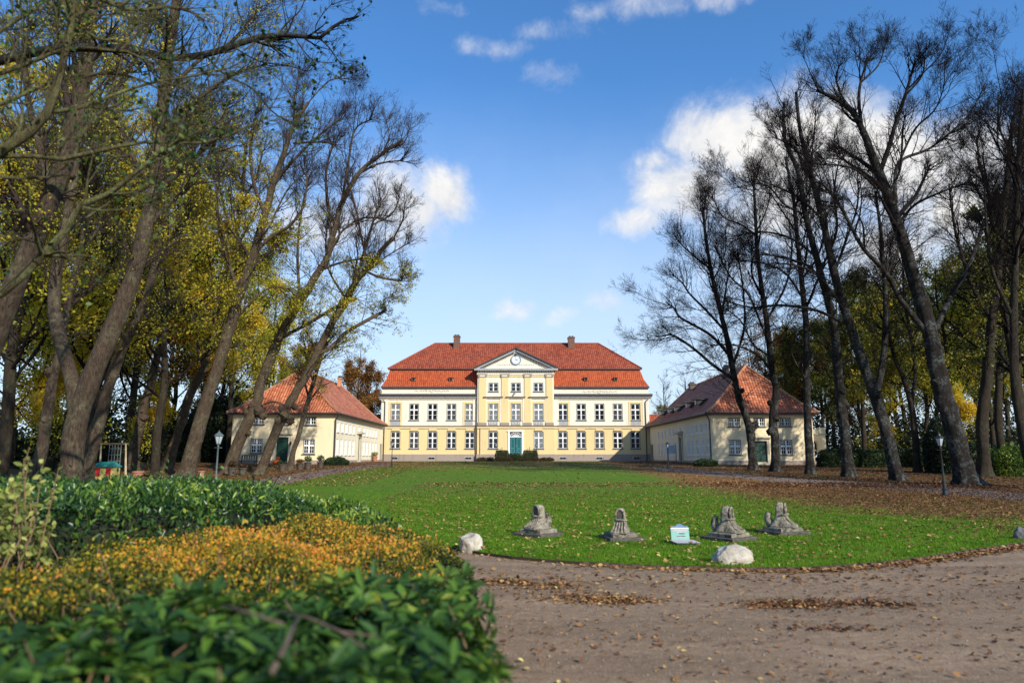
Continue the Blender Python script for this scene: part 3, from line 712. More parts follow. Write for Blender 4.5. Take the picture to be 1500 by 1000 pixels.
# roofs with tile UVs
def roofq(mb, p, m=0):
    """p: 3 or 4 points, first two along the eave"""
    a = np.array(p[0], float); d = unit(np.array(p[1], float) - a); q = [np.array(x, float) - a for x in p]
    nn = np.cross(d, q[-1]); v = unit(np.cross(nn, d)); mb.face(p, m, [(float(x @ d) + 50, float(x @ v)) for x in q])
yb_ = YF + 1.5; zbk = zr(541.2, yb_); rdY = YF + 7; zrg = zr(503, rdY)
e0, e1 = x0 - .1, x1 + .1; b0, b1 = xr(571.5, 541, yb_), xr(937, 541, yb_); ez = za + .12
rl, rr_ = xr(637, 502.5, rdY), xr(876.5, 503.5, rdY); byb = YB - 1.5
ms = MB()
ym = YF + .75; zm = ez + (zbk - ez) * .42   # gentle bell at the foot of the slope
for (xa, xb) in ((0, 1),):
    i0, i1 = e0 + (b0 - e0) * .55, e1 + (b1 - e1) * .55
    roofq(ms, [(e0, YF - .25, ez), (e1, YF - .25, ez), (i1, ym, zm), (i0, ym, zm)]); roofq(ms, [(i0, ym, zm), (i1, ym, zm), (b1, yb_, zbk), (b0, yb_, zbk)])
    roofq(ms, [(e0, YB + .25, ez), (e0, YF - .25, ez), (i0, ym, zm), (i0, YB - .75, zm)]); roofq(ms, [(i0, YB - .75, zm), (i0, ym, zm), (b0, yb_, zbk), (b0, byb, zbk)])
    roofq(ms, [(e1, YF - .25, ez), (e1, YB + .25, ez), (i1, YB - .75, zm), (i1, ym, zm)]); roofq(ms, [(i1, ym, zm), (i1, YB - .75, zm), (b1, byb, zbk), (b1, yb_, zbk)])
    roofq(ms, [(e1, YB + .25, ez), (e0, YB + .25, ez), (b0, byb, zbk), (b1, byb, zbk)])
ms.build('lower_roof', M['mansard'], man)
MB().box(b0 - .25, b1 + .25, yb_ - .3, yb_ + .1, zbk - .04, zbk + .12).build('roof_break_moulding', M['slate'], man)
ur = MB(); zu = zbk + .14; o_ = .28
A = [(b0 - o_, yb_ - .32, zu), (b1 + o_, yb_ - .32, zu), (b1 + o_, byb + .3, zu), (b0 - o_, byb + .3, zu)]; Rg = [(rl, rdY, zrg), (rr_, rdY, zrg)]
roofq(ur, [A[0], A[1], Rg[1], Rg[0]]); roofq(ur, [A[2], A[3], Rg[0], Rg[1]]); roofq(ur, [A[1], A[2], Rg[1]]); roofq(ur, [A[3], A[0], Rg[0]])
uro = ur.build('upper_roof', M['roof'], man)
rg = MB()
for p, q in ((Rg[0], Rg[1]), (A[0], Rg[0]), (A[1], Rg[1])): rg.tube([p, q], .13, 6)
rg.build('ridge_tiles', plain('dark_ridge', (.26, .075, .05), .8), uro)
# gable roof behind the pediment, running back into the main roof
pg = MB(); yk = rdY + .0
for sx, xe in ((1, pa - .1), (-1, pb + .1)):
    zz = pz2 + .2; f0 = (xe, YR - .6, zz); t0 = (pxm, YR - .6, pt + .2); b_ = (pxm, yk, pt + .2); c_ = (xe, yk, zz)
    roofq(pg, [c_, f0, t0, b_] if sx > 0 else [f0, c_, b_, t0])
pg.build('pediment_roof', M['roof'], man)
# mansard cheeks next to the centre block
# chimneys
def chim(pxa, pxb, rowt, Y, par, mat='brick', dep=1.0, zb_=None):
    a, b, t = xr(pxa, rowt + 5, Y), xr(pxb, rowt + 5, Y), zr(rowt, Y); c = MB(); zb_ = zb_ or t - 3.2
    c.box(a, b, Y, Y + dep, zb_, t - .25); c.box(a - .07, b + .07, Y - .07, Y + dep + .07, t - .25, t - .08); c.box(a - .02, b + .02, Y - .02, Y + dep + .02, t - .08, t, 1)
    c.box(a - .06, b + .06, Y - .06, Y + dep + .06, zb_ + .1, zb_ + 1.15 if mat == 'brick' else zb_ + .3)
    for k in (.3, .7): xx = a + (b - a) * k; c.box(xx - .13, xx + .13, Y + .2, Y + dep - .2, t, t + .18, 1)
    return c.build('chimney', [M[mat], M['slate']], par)
chim(664.5, 673.4, 491, rdY - 1.2, man); chim(832.3, 841.8, 493, rdY - 1.2, man)
for p in (606.4, 661.0, 857.8, 901.3):
    x = xr(p, 555, YF + .9); z = zr(557.5, YF + .7); s_ = MB(); s_.box(x - .26, x + .26, YF + .35, YF + 1.2, z, z + .42, 1); s_.box(x - .18, x + .18, YF + .335, YF + .35, z + .06, z + .34, 0); s_.box(x - .33, x + .33, YF + .25, YF + 1.3, z + .42, z + .5, 2)
    s_.build('dormer', [M['glass'], M['greywood'], M['mansard']], man)
for px_, top in ((563.3, 582), (945.8, 582), (704, 624)):
    x = xr(px_, 620, YF); yy = YF - .14 if top == 582 else YR - .14; d_ = MB(); z1 = zr(top + 3, YF)
    d_.tube([(x, yy, zg), (x, yy, z1 - .4)] + ([(x - (.35 if px_ < 700 else -.35), YF - .45, z1)] if top == 582 else [(x, yy, z1)]), .07 if top == 582 else .045, 6); d_.build('downpipe', M['slate'] if top == 582 else M['pale_wood'], man)
MB().tube([(xr(754, 576, YR), YR - .1, zr(575.5, YR)), (xr(754, 576, YR), YR - .45, zr(577, YR))], .1, 8).build('wall_lamp', M['grey'], man)

# ---------------------------------------------------------------- side wings
win_proto('wu', 1.18, zr(609, 71) - zr(621.5, 71), hi_frac=0, rows_lo=2, cols=2, fr=.07, munt=.035, mull=.08, sash=.045)
win_proto('wl', 1.22, zr(642, 71) - zr(663.5, 71), hi_frac=.42, rows_lo=2, rows_hi=2, cols=2, fr=.07, munt=.035, mull=.08, trans=.08, sash=.045)
win_proto('su', .95, .98, hi_frac=0, rows_lo=2, cols=2, fr=.05, munt=.04, mull=.09, sash=.05, framem='white', glass='paleglass')
win_proto('sl', .95, 1.62, hi_frac=.42, rows_lo=2, rows_hi=2, cols=2, fr=.05, munt=.04, mull=.09, trans=.1, sash=.05, framem='white', glass='paleglass')
def wing(side, xin, xout, ya, yb, label, upf, lof, doorpx, side_open, side_door, ridge_front, chimp):
    zg_ = float(G(ya)) - .02; ze = zr(603.5, ya); xm = (xin + xout) / 2; s = side   # s=-1 left wing (courtyard wall faces +x)
    root = thing('wing_building', (xm, (ya + yb) / 2, zg_), label, 'building')
    xa, xb = min(xin, xout), max(xin, xout); ztop = ze; zpl = zg_ + .42
    fh_, lh = WIN['wu'][6] + .08, WIN['wl'][6] + .08
    holes = []; W_ = []
    for p, r_ in upf: x = xr(p, r_, ya); z = zr(r_ + 6.2, ya); holes.append((x - .59, x + .59, z, z + fh_)); W_.append(('wu', x, z))
    for p, r_ in lof: x = xr(p, r_, ya); z = zr(r_ + 10.8, ya); holes.append((x - .61, x + .61, z, z + lh)); W_.append(('wl', x, z))
    dp, dr0, dr1, dw = doorpx; dx = xr(dp, 655, ya); dz0, dz1 = zpl - .15, zr(dr0, ya); holes.append((dx - dw / 2, dx + dw / 2, dz0, dz1))
    fw = MB(); wall(fw, (0, ya, 0), E, S, xa, xb, zg_ - .3, ztop, holes, .18); fw.build('front_wall', M['wing'], root)
    nx = (1, 0, 0) if s < 0 else (-1, 0, 0); sh = []; SW = []
    zu0 = ze - 1.95; zl0 = zg_ + 1.0
    for y in side_open:
        sh.append((y - .475, y + .475, zu0, zu0 + .98)); SW.append(('su', y, zu0)); sh.append((y - .475, y + .475, zl0, zl0 + 1.62)); SW.append(('sl', y, zl0))
    sh.append((side_door - .475, side_door + .475, zu0, zu0 + .98)); SW.append(('su', side_door, zu0)); sh.append((side_door - .6, side_door + .6, zg_ + .25, zg_ + 3.0))
    ye = yb - 1.1; sh.append((ye - .45, ye + .45, zg_ + .1, zg_ + 2.5))
    sw = MB(); wall(sw, (xin, 0, 0), (0, 1, 0), nx, ya, yb, zg_ - .3, ztop, sh, .16)
    wall(sw, (xout, 0, 0), (0, 1, 0), (-nx[0], 0, 0), ya, yb, zg_ - .3, ztop, []); wall(sw, (0, yb, 0), E, (0, 1, 0), xa, xb, zg_ - .3, ztop, [])
    sw.build('side_wall', M['wingside'], root)
    pl = MB()
    pl.box(xa - .06, dx - dw / 2 - .25, ya - .06, ya - .003, zg_ - .3, zpl); pl.box(dx + dw / 2 + .25, xb + .06, ya - .06, ya - .003, zg_ - .3, zpl)
    xs_ = (xin + .003 * nx[0], xin + .06 * nx[0]); pl.box(min(xs_), max(xs_), ya, side_door - .8, zg_ - .3, zpl - .01); pl.box(min(xs_), max(xs_), side_door + .8, yb, zg_ - .3, zpl - .01)
    pl.build('plinth', M['stone'], root)
    for k, x, z in W_: win_place(k, root, x, ya + .06, z)
    rz = R(90) if s < 0 else R(-90)
    for k, y, z in SW: win_place(k, root, xin - nx[0] * .06, y, z, rz)
    # doors
    d_ = MB().box(dx - dw / 2, dx + dw / 2, ya + .1, ya + .16, dz0, dz1); 
    for a in (-1, 1):
        for z0, z1 in ((dz0 + .15, dz0 + .8), (dz0 + .95, dz1 - .55)): d_.box(dx + a * dw / 4 - dw * .17, dx + a * dw / 4 + dw * .17, ya + .08, ya + .1, z0, z1)
    d_.box(dx - .02, dx + .02, ya + .075, ya + .1, dz0, dz1 - .45); d_.box(dx - dw / 2, dx + dw / 2, ya + .07, ya + .1, dz1 - .46, dz1 - .38)
    dd_ = d_.build('front_door', M['green'], root); MB().tube([(dx + .09, ya + .02, dz0 + 1.0), (dx + .09, ya + .09, dz0 + 1.0)], .035, 6).build('door_handle', M['pale_wood'], dd_)
    f_ = MB(); f_.box(dx - dw / 2 - .24, dx - dw / 2, ya - .1, ya - .003, dz0 - .1, dz1 + .02); f_.box(dx + dw / 2, dx + dw / 2 + .24, ya - .1, ya - .003, dz0 - .1, dz1 + .02); f_.box(dx - dw / 2 - .24, dx + dw / 2 + .24, ya - .1, ya - .003, dz1 + .02, dz1 + .3); f_.box(dx - dw / 2 - .42, dx + dw / 2 + .42, ya - .28, ya - .003, dz1 + .3, dz1 + .42)
    f_.box(dx - dw / 2 - .3, dx + dw / 2 + .3, ya - .7, ya - .07, zg_ - .1, dz0 - .02)
    f_.build('door_surround', M['pale_stone'] if 'pale_stone' in M else M.setdefault('pale_stone', plain('pale_stone', (.46, .42, .33), .85)), root)
    def sbox(mb, t0, t1, y0_, y1_, z0, z1, m=0): a_ = (xin + nx[0] * t0, xin + nx[0] * t1); mb.box(min(a_), max(a_), y0_, y1_, z0, z1, m)
    q = MB(); sbox(q, -.12, -.06, side_door - .6, side_door + .6, zg_ + .25, zg_ + 3.0)
    for z0, z1 in ((zg_ + .4, zg_ + 1.1), (zg_ + 1.25, zg_ + 2.3)):
        for a in (-.3, .3): sbox(q, -.06, -.045, side_door + a - .2, side_door + a + .2, z0, z1)
    q.build('side_door', M['green'], root)
    q = MB(); sbox(q, .003, .14, side_door - .85, side_door - .6, zg_, zg_ + 3.05); sbox(q, .003, .14, side_door + .6, side_door + .85, zg_, zg_ + 3.05); sbox(q, .003, .16, side_door - .85, side_door + .85, zg_ + 3.05, zg_ + 3.45); sbox(q, .003, .5, side_door - 1.1, side_door + 1.1, zg_ + 3.45, zg_ + 3.65); sbox(q, .003, .3, side_door - .95, side_door + .95, zg_ + 3.65, zg_ + 3.75)
    q.build('side_door_surround', M['pale_stone'], root)
    q = MB(); sbox(q, -.12, -.06, ye - .45, ye + .45, zg_ + .1, zg_ + 2.5); sbox(q, .003, .06, ye - .6, ye - .45, zg_, zg_ + 2.6); sbox(q, .003, .06, ye + .45, ye + .6, zg_, zg_ + 2.6); q.build('small_side_door', M['greywood'], root)
    # roof: steep hipped, bell-cast foot
    oh = .5; ea0, ea1, ey0, ey1 = xa - oh, xb + oh, ya - oh, yb + oh; zr_ = zr(ridge_front[1], ridge_front[2]) if ridge_front else ze + 5.2
    yr0 = ridge_front[2]; yr1 = yb - 3.6
    k1 = .2; kz = ze - .05 + (zr_ - ze) * .145
    L0 = [(ea0, ey0, ze - .05), (ea1, ey0, ze - .05), (ea1, ey1, ze - .05), (ea0, ey1, ze - .05)]
    Rr = [(xm, yr0, zr_), (xm, yr1, zr_)]
    tgt = [Rr[0], Rr[0], Rr[1], Rr[1]]
    L1 = [tuple(a + (b - a) * k1 for a, b in zip(p[:2], t[:2])) + (kz,) for p, t in zip(L0, tgt)]
    r_ = MB()
    for i in range(4):
        j = (i + 1) % 4; mi = 0 if i in (0, 2) else 1
        roofq(r_, [L0[i], L0[j], L1[j], L1[i]], mi)
        roofq(r_, [L1[i], L1[j], tgt[j], tgt[i]] if tgt[i] != tgt[j] else [L1[i], L1[j], tgt[i]], mi)
    ro = r_.build('roof', [M['wroof'], M['wroof2']], root)
    h_ = MB()
    for p, k, t in zip(L0, L1, tgt): h_.tube([p, k, t], .14, 6)
    h_.tube([Rr[0], Rr[1]], .16, 6); h_.build('ridge_tiles', M['ridge'] if s > 0 else M['hipl'], ro)
    ev = MB(); t_ = .14
    ev.box(ea0, ea1, ey0, ya - .002, ze - .26, ze - .06); ev.box(ea0, ea1, yb + .002, ey1, ze - .26, ze - .06); ev.box(ea0, xa - .002, ya - .002, yb + .002, ze - .26, ze - .06); ev.box(xb + .002, ea1, ya - .002, yb + .002, ze - .26, ze - .06)
    ev.build('eaves', M['greywood'], root)
    gt = MB()
    gt.tube([(ea0, ey0 - .06, ze - .14), (ea1, ey0 - .06, ze - .14)], .085, 6); gx = xin + nx[0] * (oh + .06); gt.tube([(gx, ey0, ze - .14), (gx, ey1, ze - .14)], .085, 6)
    gt.build('gutter', M['slate'], root)
    dp_ = MB(); cx = xin + nx[0] * .1; dp_.tube([(cx + nx[0] * .4, ya - .45, ze - .2), (cx - .0, ya - .12, ze - .75), (cx, ya - .12, zg_)], .075, 6)
    dp_.build('downpipe', M['slate'], root)
    if chimp: chim(*chimp, par=root, mat=chimp_mat, dep=.7)
    return root, ze, zr_, xm
chimp_mat = 'ridge'; M['hipl'] = plain('lichened_ridge', (.36, .17, .10), .85)
wl, zel, zrl, xml = wing(-1, -18.3, -28.9, 71., 97.5, 'cream wing building left of the lawn with pots and leaning trees in front', [(378.4, 615.3), (415, 615.6), (455, 616.2)], [(375.6, 652.8), (452.4, 653.8)], (413.4, 640.5, 672, 1.25),
     [72.3, 74.15, 76, 77.85, 79.7, 85.2, 87.1, 89, 90.9, 92.8], 82.4, (444, 541, 76.0), None)
chim(494.5, 499, 552, 89.5, wl, mat='ridge', dep=.6, zb_=zrl - .6)
M['brickdark'] = plain('dull_brick', (.13, .10, .09), .9)
wr, zer, zrr, xmr = wing(1, 19.9, 30.2, 69., 99.2, 'cream wing building right of the lawn with five small dormers along its roof', [(1075.4, 618.3), (1112, 618.3), (1149.6, 618.2)], [(1077, 655), (1152, 655)], (1113.5, 646, 677, 1.35),
     [70.2, 72.1, 74.0, 75.9, 77.8, 84.6, 86.8, 89, 91.2, 93.4], 81.2, (1087, 535.5, 72.6), None)
chim(1011, 1019, 561, 90.5, wr, mat='brickdark', dep=.8, zb_=zrr - .8); chim(1062, 1068, 536, 77, wr, mat='brickdark', dep=.8, zb_=zrr - .8)
for yy in (76.2, 80.2, 86, 89.6, 94.5):
    zz = zer + 1.25; xx = 19.9 + .55; d_ = MB(); d_.box(xx, xx + 1.6, yy - .34, yy + .34, zz, zz + .58, 2); d_.box(xx - .012, xx - .001, yy - .26, yy + .26, zz + .07, zz + .5, 0)
    d_.obox((xx + .6, yy, 0), (1, 0, 0), (0, -1, 0), .95, zz + .58, zz + .72, -.5, .5, 2); d_.build('dormer', [M['white'], M['greywood'], M['slate']], wr)
# ivy-less portal arch attached to the right wing
pY = 71.2; ax0, ax1 = 30.22, xr(1210, 650, pY); az0, az1 = zr(677, pY), zr(637, pY)
ar = thing('portal_arch', ((ax0 + ax1) / 2, pY, az0), 'pale stone archway with a flat parapet joined to the right wing building', 'archway')
amb = MB(); ac = xr(1192.5, 650, pY); arr = .52; asz = zr(652, pY)
n = 14; pts = [(ac + arr * math.cos(math.pi - k * math.pi / n), asz + arr * math.sin(math.pi - k * math.pi / n)) for k in range(n + 1)]
aw = .6
def front(y, fl):
    quads = [[(ax0, az0 - .3), (ac - arr, az0 - .3), (ac - arr, asz), (ax0, asz)], [(ac + arr, az0 - .3), (ax1, az0 - .3), (ax1, asz), (ac + arr, asz)]]
    for k in range(n):
        a, b = pts[k], pts[k + 1]; quads.append([a, b, (b[0], az1), (a[0], az1)])
    quads += [[(ax0, asz), (ac - arr, asz), (ac - arr, az1), (ax0, az1)], [(ac + arr, asz), (ax1, asz), (ax1, az1), (ac + arr, az1)]]
    for q in quads: f_ = [(p[0], y, p[1]) for p in q]; amb.face(f_ if fl else f_[::-1])
front(pY, True); front(pY + aw, False)
lst = [(ac - arr, az0 - .3)] + pts + [(ac + arr, az0 - .3)]
for a, b in zip(lst, lst[1:]): amb.face([(a[0], pY, a[1]), (a[0], pY + aw, a[1]), (b[0], pY + aw, b[1]), (b[0], pY, b[1])])
amb.face([(ax1, pY, az0 - .3), (ax1, pY + aw, az0 - .3), (ax1, pY + aw, az1), (ax1, pY, az1)]); amb.face([(ax0, pY, az1), (ax1, pY, az1), (ax1, pY + aw, az1), (ax0, pY + aw, az1)])
amb.build('arch_wall', M['wing'], ar)
MB().box(ax0, ax1 + .1, pY - .1, pY + aw + .1, az1 + .003, az1 + .14).build('arch_cornice', M['pale_stone'], ar)
MB().box(ax0, ax1 - .62, pY + .1, pY + aw - .1, az1 + .14, zr(628, pY)).box(ax1 - .6, ax1 + .02, pY + .02, pY + aw - .02, az1 + .14, zr(626, pY)).build('parapet', M['wingside'], ar)
MB().box(ax1 - .85, ax1 + .04, pY - .04, pY - .003, az0 - .3, az0 + .35).build('arch_plinth', M['stone'], ar)
# link buildings between house and wings
for nm, xa, xb, lab in (('link', -23.5, x0 - .12, 'low red-roofed link building between the left wing and the manor'), ('link', x1 + .12, 24.5, 'low red-roofed link building between the right wing and the manor')):
    l_ = thing('link_building', ((xa + xb) / 2, 104, 1.1), lab, 'building'); b_ = MB(); b_.box(xa, xb, 102, 107, .9, 5.2); b_.build('wall', M['yellow'], l_)
    r_ = MB(); roofq(r_, [(xa, 101.6, 5.2), (xb, 101.6, 5.2), (xb, 104.5, 8.1), (xa, 104.5, 8.1)]); roofq(r_, [(xb, 107.4, 5.2), (xa, 107.4, 5.2), (xa, 104.5, 8.1), (xb, 104.5, 8.1)]); r_.face([(xa, 101.6, 5.2), (xa, 104.5, 8.1), (xa, 107.4, 5.2)]); r_.face([(xb, 101.6, 5.2), (xb, 107.4, 5.2), (xb, 104.5, 8.1)])
    r_.build('roof', M['roof'], l_)
# ================================================================ TREES
LM = {}
LM['olive'] = leafmat('yellow_green_leaves', [(0, (.11, .15, .018)), (.35, (.29, .31, .028)), (.7, (.56, .49, .04)), (1, (.72, .50, .05))], .52)
LM['gold'] = leafmat('golden_leaves', [(0, (.09, .06, .01)), (.4, (.26, .16, .02)), (.8, (.46, .23, .025)), (1, (.55, .22, .03))])
LM['green'] = leafmat('green_yellow_leaves', [(0, (.028, .042, .009)), (.45, (.08, .105, .014)), (.8, (.20, .20, .022)), (1, (.38, .29, .03))], .38)
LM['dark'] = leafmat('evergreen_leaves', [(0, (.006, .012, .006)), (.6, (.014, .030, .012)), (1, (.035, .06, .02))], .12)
LM['rust'] = leafmat('rust_leaves', [(0, (.07, .035, .012)), (.5, (.20, .09, .02)), (1, (.36, .17, .03))])
LM['hang'] = leafmat('dark_green_leaves', [(0, (.012, .028, .008)), (.6, (.03, .07, .016)), (1, (.10, .14, .02))], .3)
def kids(P, Rr, cnt, t0, t1, ang, length, m, up, wig, rfrac, rmax, r, rmin=.004, az_up=0., endr=.3, taper_len=.55, cen=None, outw=0.):
    """children of polylines P (N,mp,3): cnt children each (array)"""
    N, mp, _ = P.shape
    idx = np.repeat(np.arange(N), cnt); n = len(idx)
    if n == 0: return None
    t = t0 + (t1 - t0) * r.random(n); f = t * (mp - 1); i = np.minimum(f.astype(int), mp - 2); fr = (f - i)[:, None]
    B = P[idx, i] * (1 - fr) + P[idx, i + 1] * fr; d = unit(P[idx, i + 1] - P[idx, i]); pr = Rr[idx, i] * (1 - fr[:, 0]) + Rr[idx, i + 1] * fr[:, 0]
    a = randdir(n, r); a[:, 2] += az_up; perp = unit(a - (a * d).sum(1, keepdims=True) * d)
    an = (ang * (.7 + .6 * r.random(n)))[:, None]
    D = unit(np.cos(an) * d + np.sin(an) * perp)
    L = length[idx] * (.55 + .75 * r.random(n)) * (1 - taper_len * (t - t0) / max(t1 - t0, 1e-6)) if hasattr(length, '__len__') else length * (.5 + r.random(n)) * (1 - taper_len * (t - t0) / max(t1 - t0, 1e-6))
    Q = np.empty((n, m, 3)); Q[:, 0] = B; st = (L / (m - 1))[:, None]
    ov = unit(B - cen) * outw if cen is not None else 0.
    if cen is not None: D = unit(D + 2.2 * ov)
    for k in range(1, m):
        D = unit(D + wig * r.normal(size=(n, 3)) + np.array([0, 0, up]) + ov)
        Q[:, k] = Q[:, k - 1] + D * st
    r0 = np.clip(np.minimum(pr * rfrac, rmax), rmin, None)
    RR = r0[:, None] * np.linspace(1, endr, m)[None]
    return Q, np.maximum(RR, rmin * .8), L
def lump_tube(pts, rad, k, sd, lump=.10, m=None, flare=False):
    """thick trunk: displaced rings with burrs"""
    L = np.linalg.norm(np.diff(np.asarray(pts, float), axis=0), axis=1).sum(); m = m or int(max(14, L * 3.2))
    P, Rr, _ = resample(pts, rad, m); V, Fq = tubes(P[None], Rr[None], k)
    V = V.reshape(m, k, 3); r = np.random.default_rng(sd); c = P[:, None, :]
    th = np.arange(k) * 2 * math.pi / k; s_ = np.linspace(0, L, m); z = np.zeros((m, k))
    for q in range(7):
        f1 = r.integers(1, 5); z += np.sin(f1 * th[None] + s_[:, None] * r.uniform(.2, 1.6) + r.uniform(0, 6)) * np.sin(s_[:, None] * r.uniform(.5, 2.8) + r.uniform(0, 6)) * .45
    z += .5 * r.normal(size=(m, k)) * .5
    for q in range(max(2, int(L / 2.2))):     # burrs
        a0, s0, w = r.uniform(0, 6.28), r.uniform(.1, .8) * L, r.uniform(.18, .42)
        da = np.angle(np.exp(1j * (th - a0)))[None]; z += 3.2 * np.exp(-(da / .55) ** 2 - ((s_[:, None] - s0) / w) ** 2)
    if flare:
        p0, p1 = r.uniform(0, 6, 2); fl = (.30 * np.cos(5 * th + p0) + .18 * np.cos(3 * th + p1))[None] * np.exp(-s_[:, None] / .55); z += fl / lump
    V = c + (V - c) * (1 + lump * z[..., None])
    return V.reshape(-1, 3), Fq
def tree(label, limbs, Y, sd, barkm='bark_l', twigm='twig', leafm=None, nleaf=0, lsize=.13, auto=0, autolen=5, l2=.75, l2len=2.4, dens=1., zmin=4., group=None, twig_r=.0105, leaf_z=(0, 99), name='tree', up=.10, trunk_t=(.45, 1.), low=False, ground=True, fan=1., cat_='tree', leaf_fine=False, kn=(5, 5, 2), dyf=.45, wf=.84, outw=.06, knots=()):
    """limbs: list of (points_px [(px,py)...], width_px_start, width_px_end[, y offset at end]); the first is the trunk"""
    r = np.random.default_rng(sd); PX = Y / 986.
    first = limbs[0]; b = first[0][0]
    if ground: base = np.array((at(b[0], b[1], Y)[0], Y, float(G(Y))))
    else: base = at(b[0], b[1], Y)
    tv = []; LP, LR, LL = [], [], []
    prev = None
    for q, lb in enumerate(limbs):
        pts, w0, w1 = lb[:3]; dye = lb[3] if len(lb) > 3 else (0 if q == 0 else r.uniform(-dyf, dyf) * 8)
        n = len(pts); W = []
        y0 = Y
        if q and prev is not None:      # start at the depth of the nearest limb already laid
            c0 = at(pts[0][0], pts[0][1], Y); dd = np.concatenate(LP)[:, [0, 2]] - c0[[0, 2]]; y0 = np.concatenate(LP)[np.argmin((dd ** 2).sum(1)), 1]
        for i, p in enumerate(pts):
            yy = y0 + dye * (i / (n - 1)) ** 1.2; W.append(at(p[0], p[1], yy))
        W = np.array(W); rad = (w0 * wf + (w1 * 1.12 - w0 * wf) * np.linspace(0, 1, n) ** 1.25) * .5 * PX
        if q == 0 and ground:
            W[0] = base + np.array((0, 0, -.25)); d0 = W[1] - W[0]; L0 = np.linalg.norm(d0)
            ins = [W[0] + d0 * (s_ / L0) for s_ in (.45, .95, 1.8) if s_ < L0 * .8]; rr = [rad[0] * x_ for x_ in (1.28, 1.08, 1.0)][:len(ins)]
            W = np.vstack([W[:1], ins, W[1:]]); rad = np.r_[rad[0] * 1.95, rr, rad[1:]]
        big = rad[0] > .13
        tv.append(lump_tube(W, rad, 20 if q == 0 else 9, sd * 31 + q, .075 if q == 0 else .05, flare=(q == 0 and ground)) if big else lump_tube(W, rad, 6, sd * 31 + q, .03))
        P, Rr, L = resample(W, rad, 16); LP.append(P); LR.append(Rr); LL.append(L); prev = True
    root = thing(name, base, label, cat_, group)
    LPa, LRa, LLa = np.array(LP), np.array(LR), np.array(LL)
    parts = []; cen = LPa.reshape(-1, 3).mean(0) - np.array((0, 0, 1.5)); OU = dict(cen=cen, outw=outw)
    if auto:
        cnt = np.maximum(0, np.round(LLa / LLa.sum() * auto)).astype(int)
        cnt[0] = max(cnt[0], int(auto * .4))
        a_ = kids(LPa, LRa, cnt, trunk_t[0], trunk_t[1], .62, np.full(len(LP), autolen), 10, up * .9, .10, .6, .15, r, taper_len=.45, **OU)
        if a_: 
            Pq = a_[0]; parts.append(tubes(Pq, a_[1], 6))
            P1 = np.concatenate([np.array([resample(p, q_, 16)[0] for p, q_ in zip(Pq, a_[1])]), LPa]); R1 = np.concatenate([np.array([resample(p, q_, 16)[1] for p, q_ in zip(Pq, a_[1])]), LRa]); L1 = np.r_[a_[2], LLa]
        else: P1, R1, L1 = LPa, LRa, LLa
    else: P1, R1, L1 = LPa, LRa, LLa
    nT = len(L1) - len(LLa)
    st = np.full(len(L1), .12); 
    # secondary branches; keep the lower trunk bare
    keep = []
    cnt = np.maximum(2, np.round(L1 / l2 * dens * 1.15)).astype(int)
    k2 = kids(P1, R1, cnt, .10, 1.0, .8, np.minimum(L1 * .6, l2len * 1.3), 9, up * .45, .06, .5, .035, r, taper_len=.3, **OU)
    m_ = k2[0][:, 0, 2] > base[2] + zmin
    k2 = tuple(a[m_] for a in k2); parts.append(tubes(k2[0], k2[1], 5))
    ke = kids(P1, R1, np.full(len(P1), 7), .82, 1., .8, np.full(len(P1), l2len * .7), 9, up * .3, .04, .6, .03, r, taper_len=.1, **OU); parts.append(tubes(ke[0], ke[1], 5)); k2 = tuple(np.concatenate([a, b_]) for a, b_ in zip(k2, ke))
    k3 = kids(k2[0], k2[1], np.full(len(k2[0]), kn[0]), .2, 1.0, .72, k2[2] * .7 * fan, 6, up * .5, .04, .6, .018, r, cen=cen, outw=outw * .4); parts.append(tubes(k3[0], k3[1], 4))
    k4 = kids(k3[0], k3[1], np.full(len(k3[0]), kn[1]), .1, 1.0, .66, np.maximum(k3[2] * .66, .5 * l2len / 2.2) * fan, 4, up * .5, .04, .75, twig_r, r, rmin=twig_r * .55, az_up=.1); parts.append(tubes(k4[0], k4[1], 3))
    tips = k4
    if kn[2]:
        k5 = kids(k4[0], k4[1], np.full(len(k4[0]), kn[2]), .15, 1.0, .5, np.maximum(k4[2] * .6, .26 * l2len / 2.2) * fan, 3, up * .4, .03, .8, twig_r * .8, r, rmin=twig_r * .45, az_up=.1); parts.append(tubes(k5[0], k5[1], 3))
        tips = k5
    for kx, ky, kr in knots:
        c0 = at(kx, ky, Y); j = np.argmin(((LPa[0][:, [0, 2]] - c0[[0, 2]]) ** 2).sum(1)); c0 = at(kx, ky, LPa[0][j, 1] - .12); rr = kr * .72 * PX
        th, ph = np.meshgrid(np.linspace(0, 2 * math.pi, 17), np.linspace(.05, math.pi - .05, 11)); dd = np.stack([np.sin(ph) * np.cos(th), np.sin(ph) * np.sin(th), np.cos(ph)], -1)
        q0 = r.uniform(0, 6, 6); f_ = 1 + .16 * np.sin(dd[..., 0] * 5 + q0[0]) * np.sin(dd[..., 2] * 6 + q0[1]) + .14 * np.sin(dd[..., 1] * 9 + q0[2]) * np.sin(dd[..., 2] * 10 + q0[3]) + .08 * np.sin(dd[..., 0] * 17 + q0[4])
        Vk = c0 + dd * f_[..., None] * rr; i_ = np.arange(11 * 17).reshape(11, 17); Fk = np.stack([i_[:-1, :-1], i_[1:, :-1], i_[1:, 1:], i_[:-1, 1:]], -1).reshape(-1, 4); tv.append((Vk.reshape(-1, 3), Fk))
    V, Fq = cat(tv); put('trunk', np_mesh('trunk', V - base, Fq, M[barkm], smooth=True), root)
    V, Fq = cat(parts); put('branches', np_mesh('branches', V - base, Fq, M[twigm], smooth=True), root)
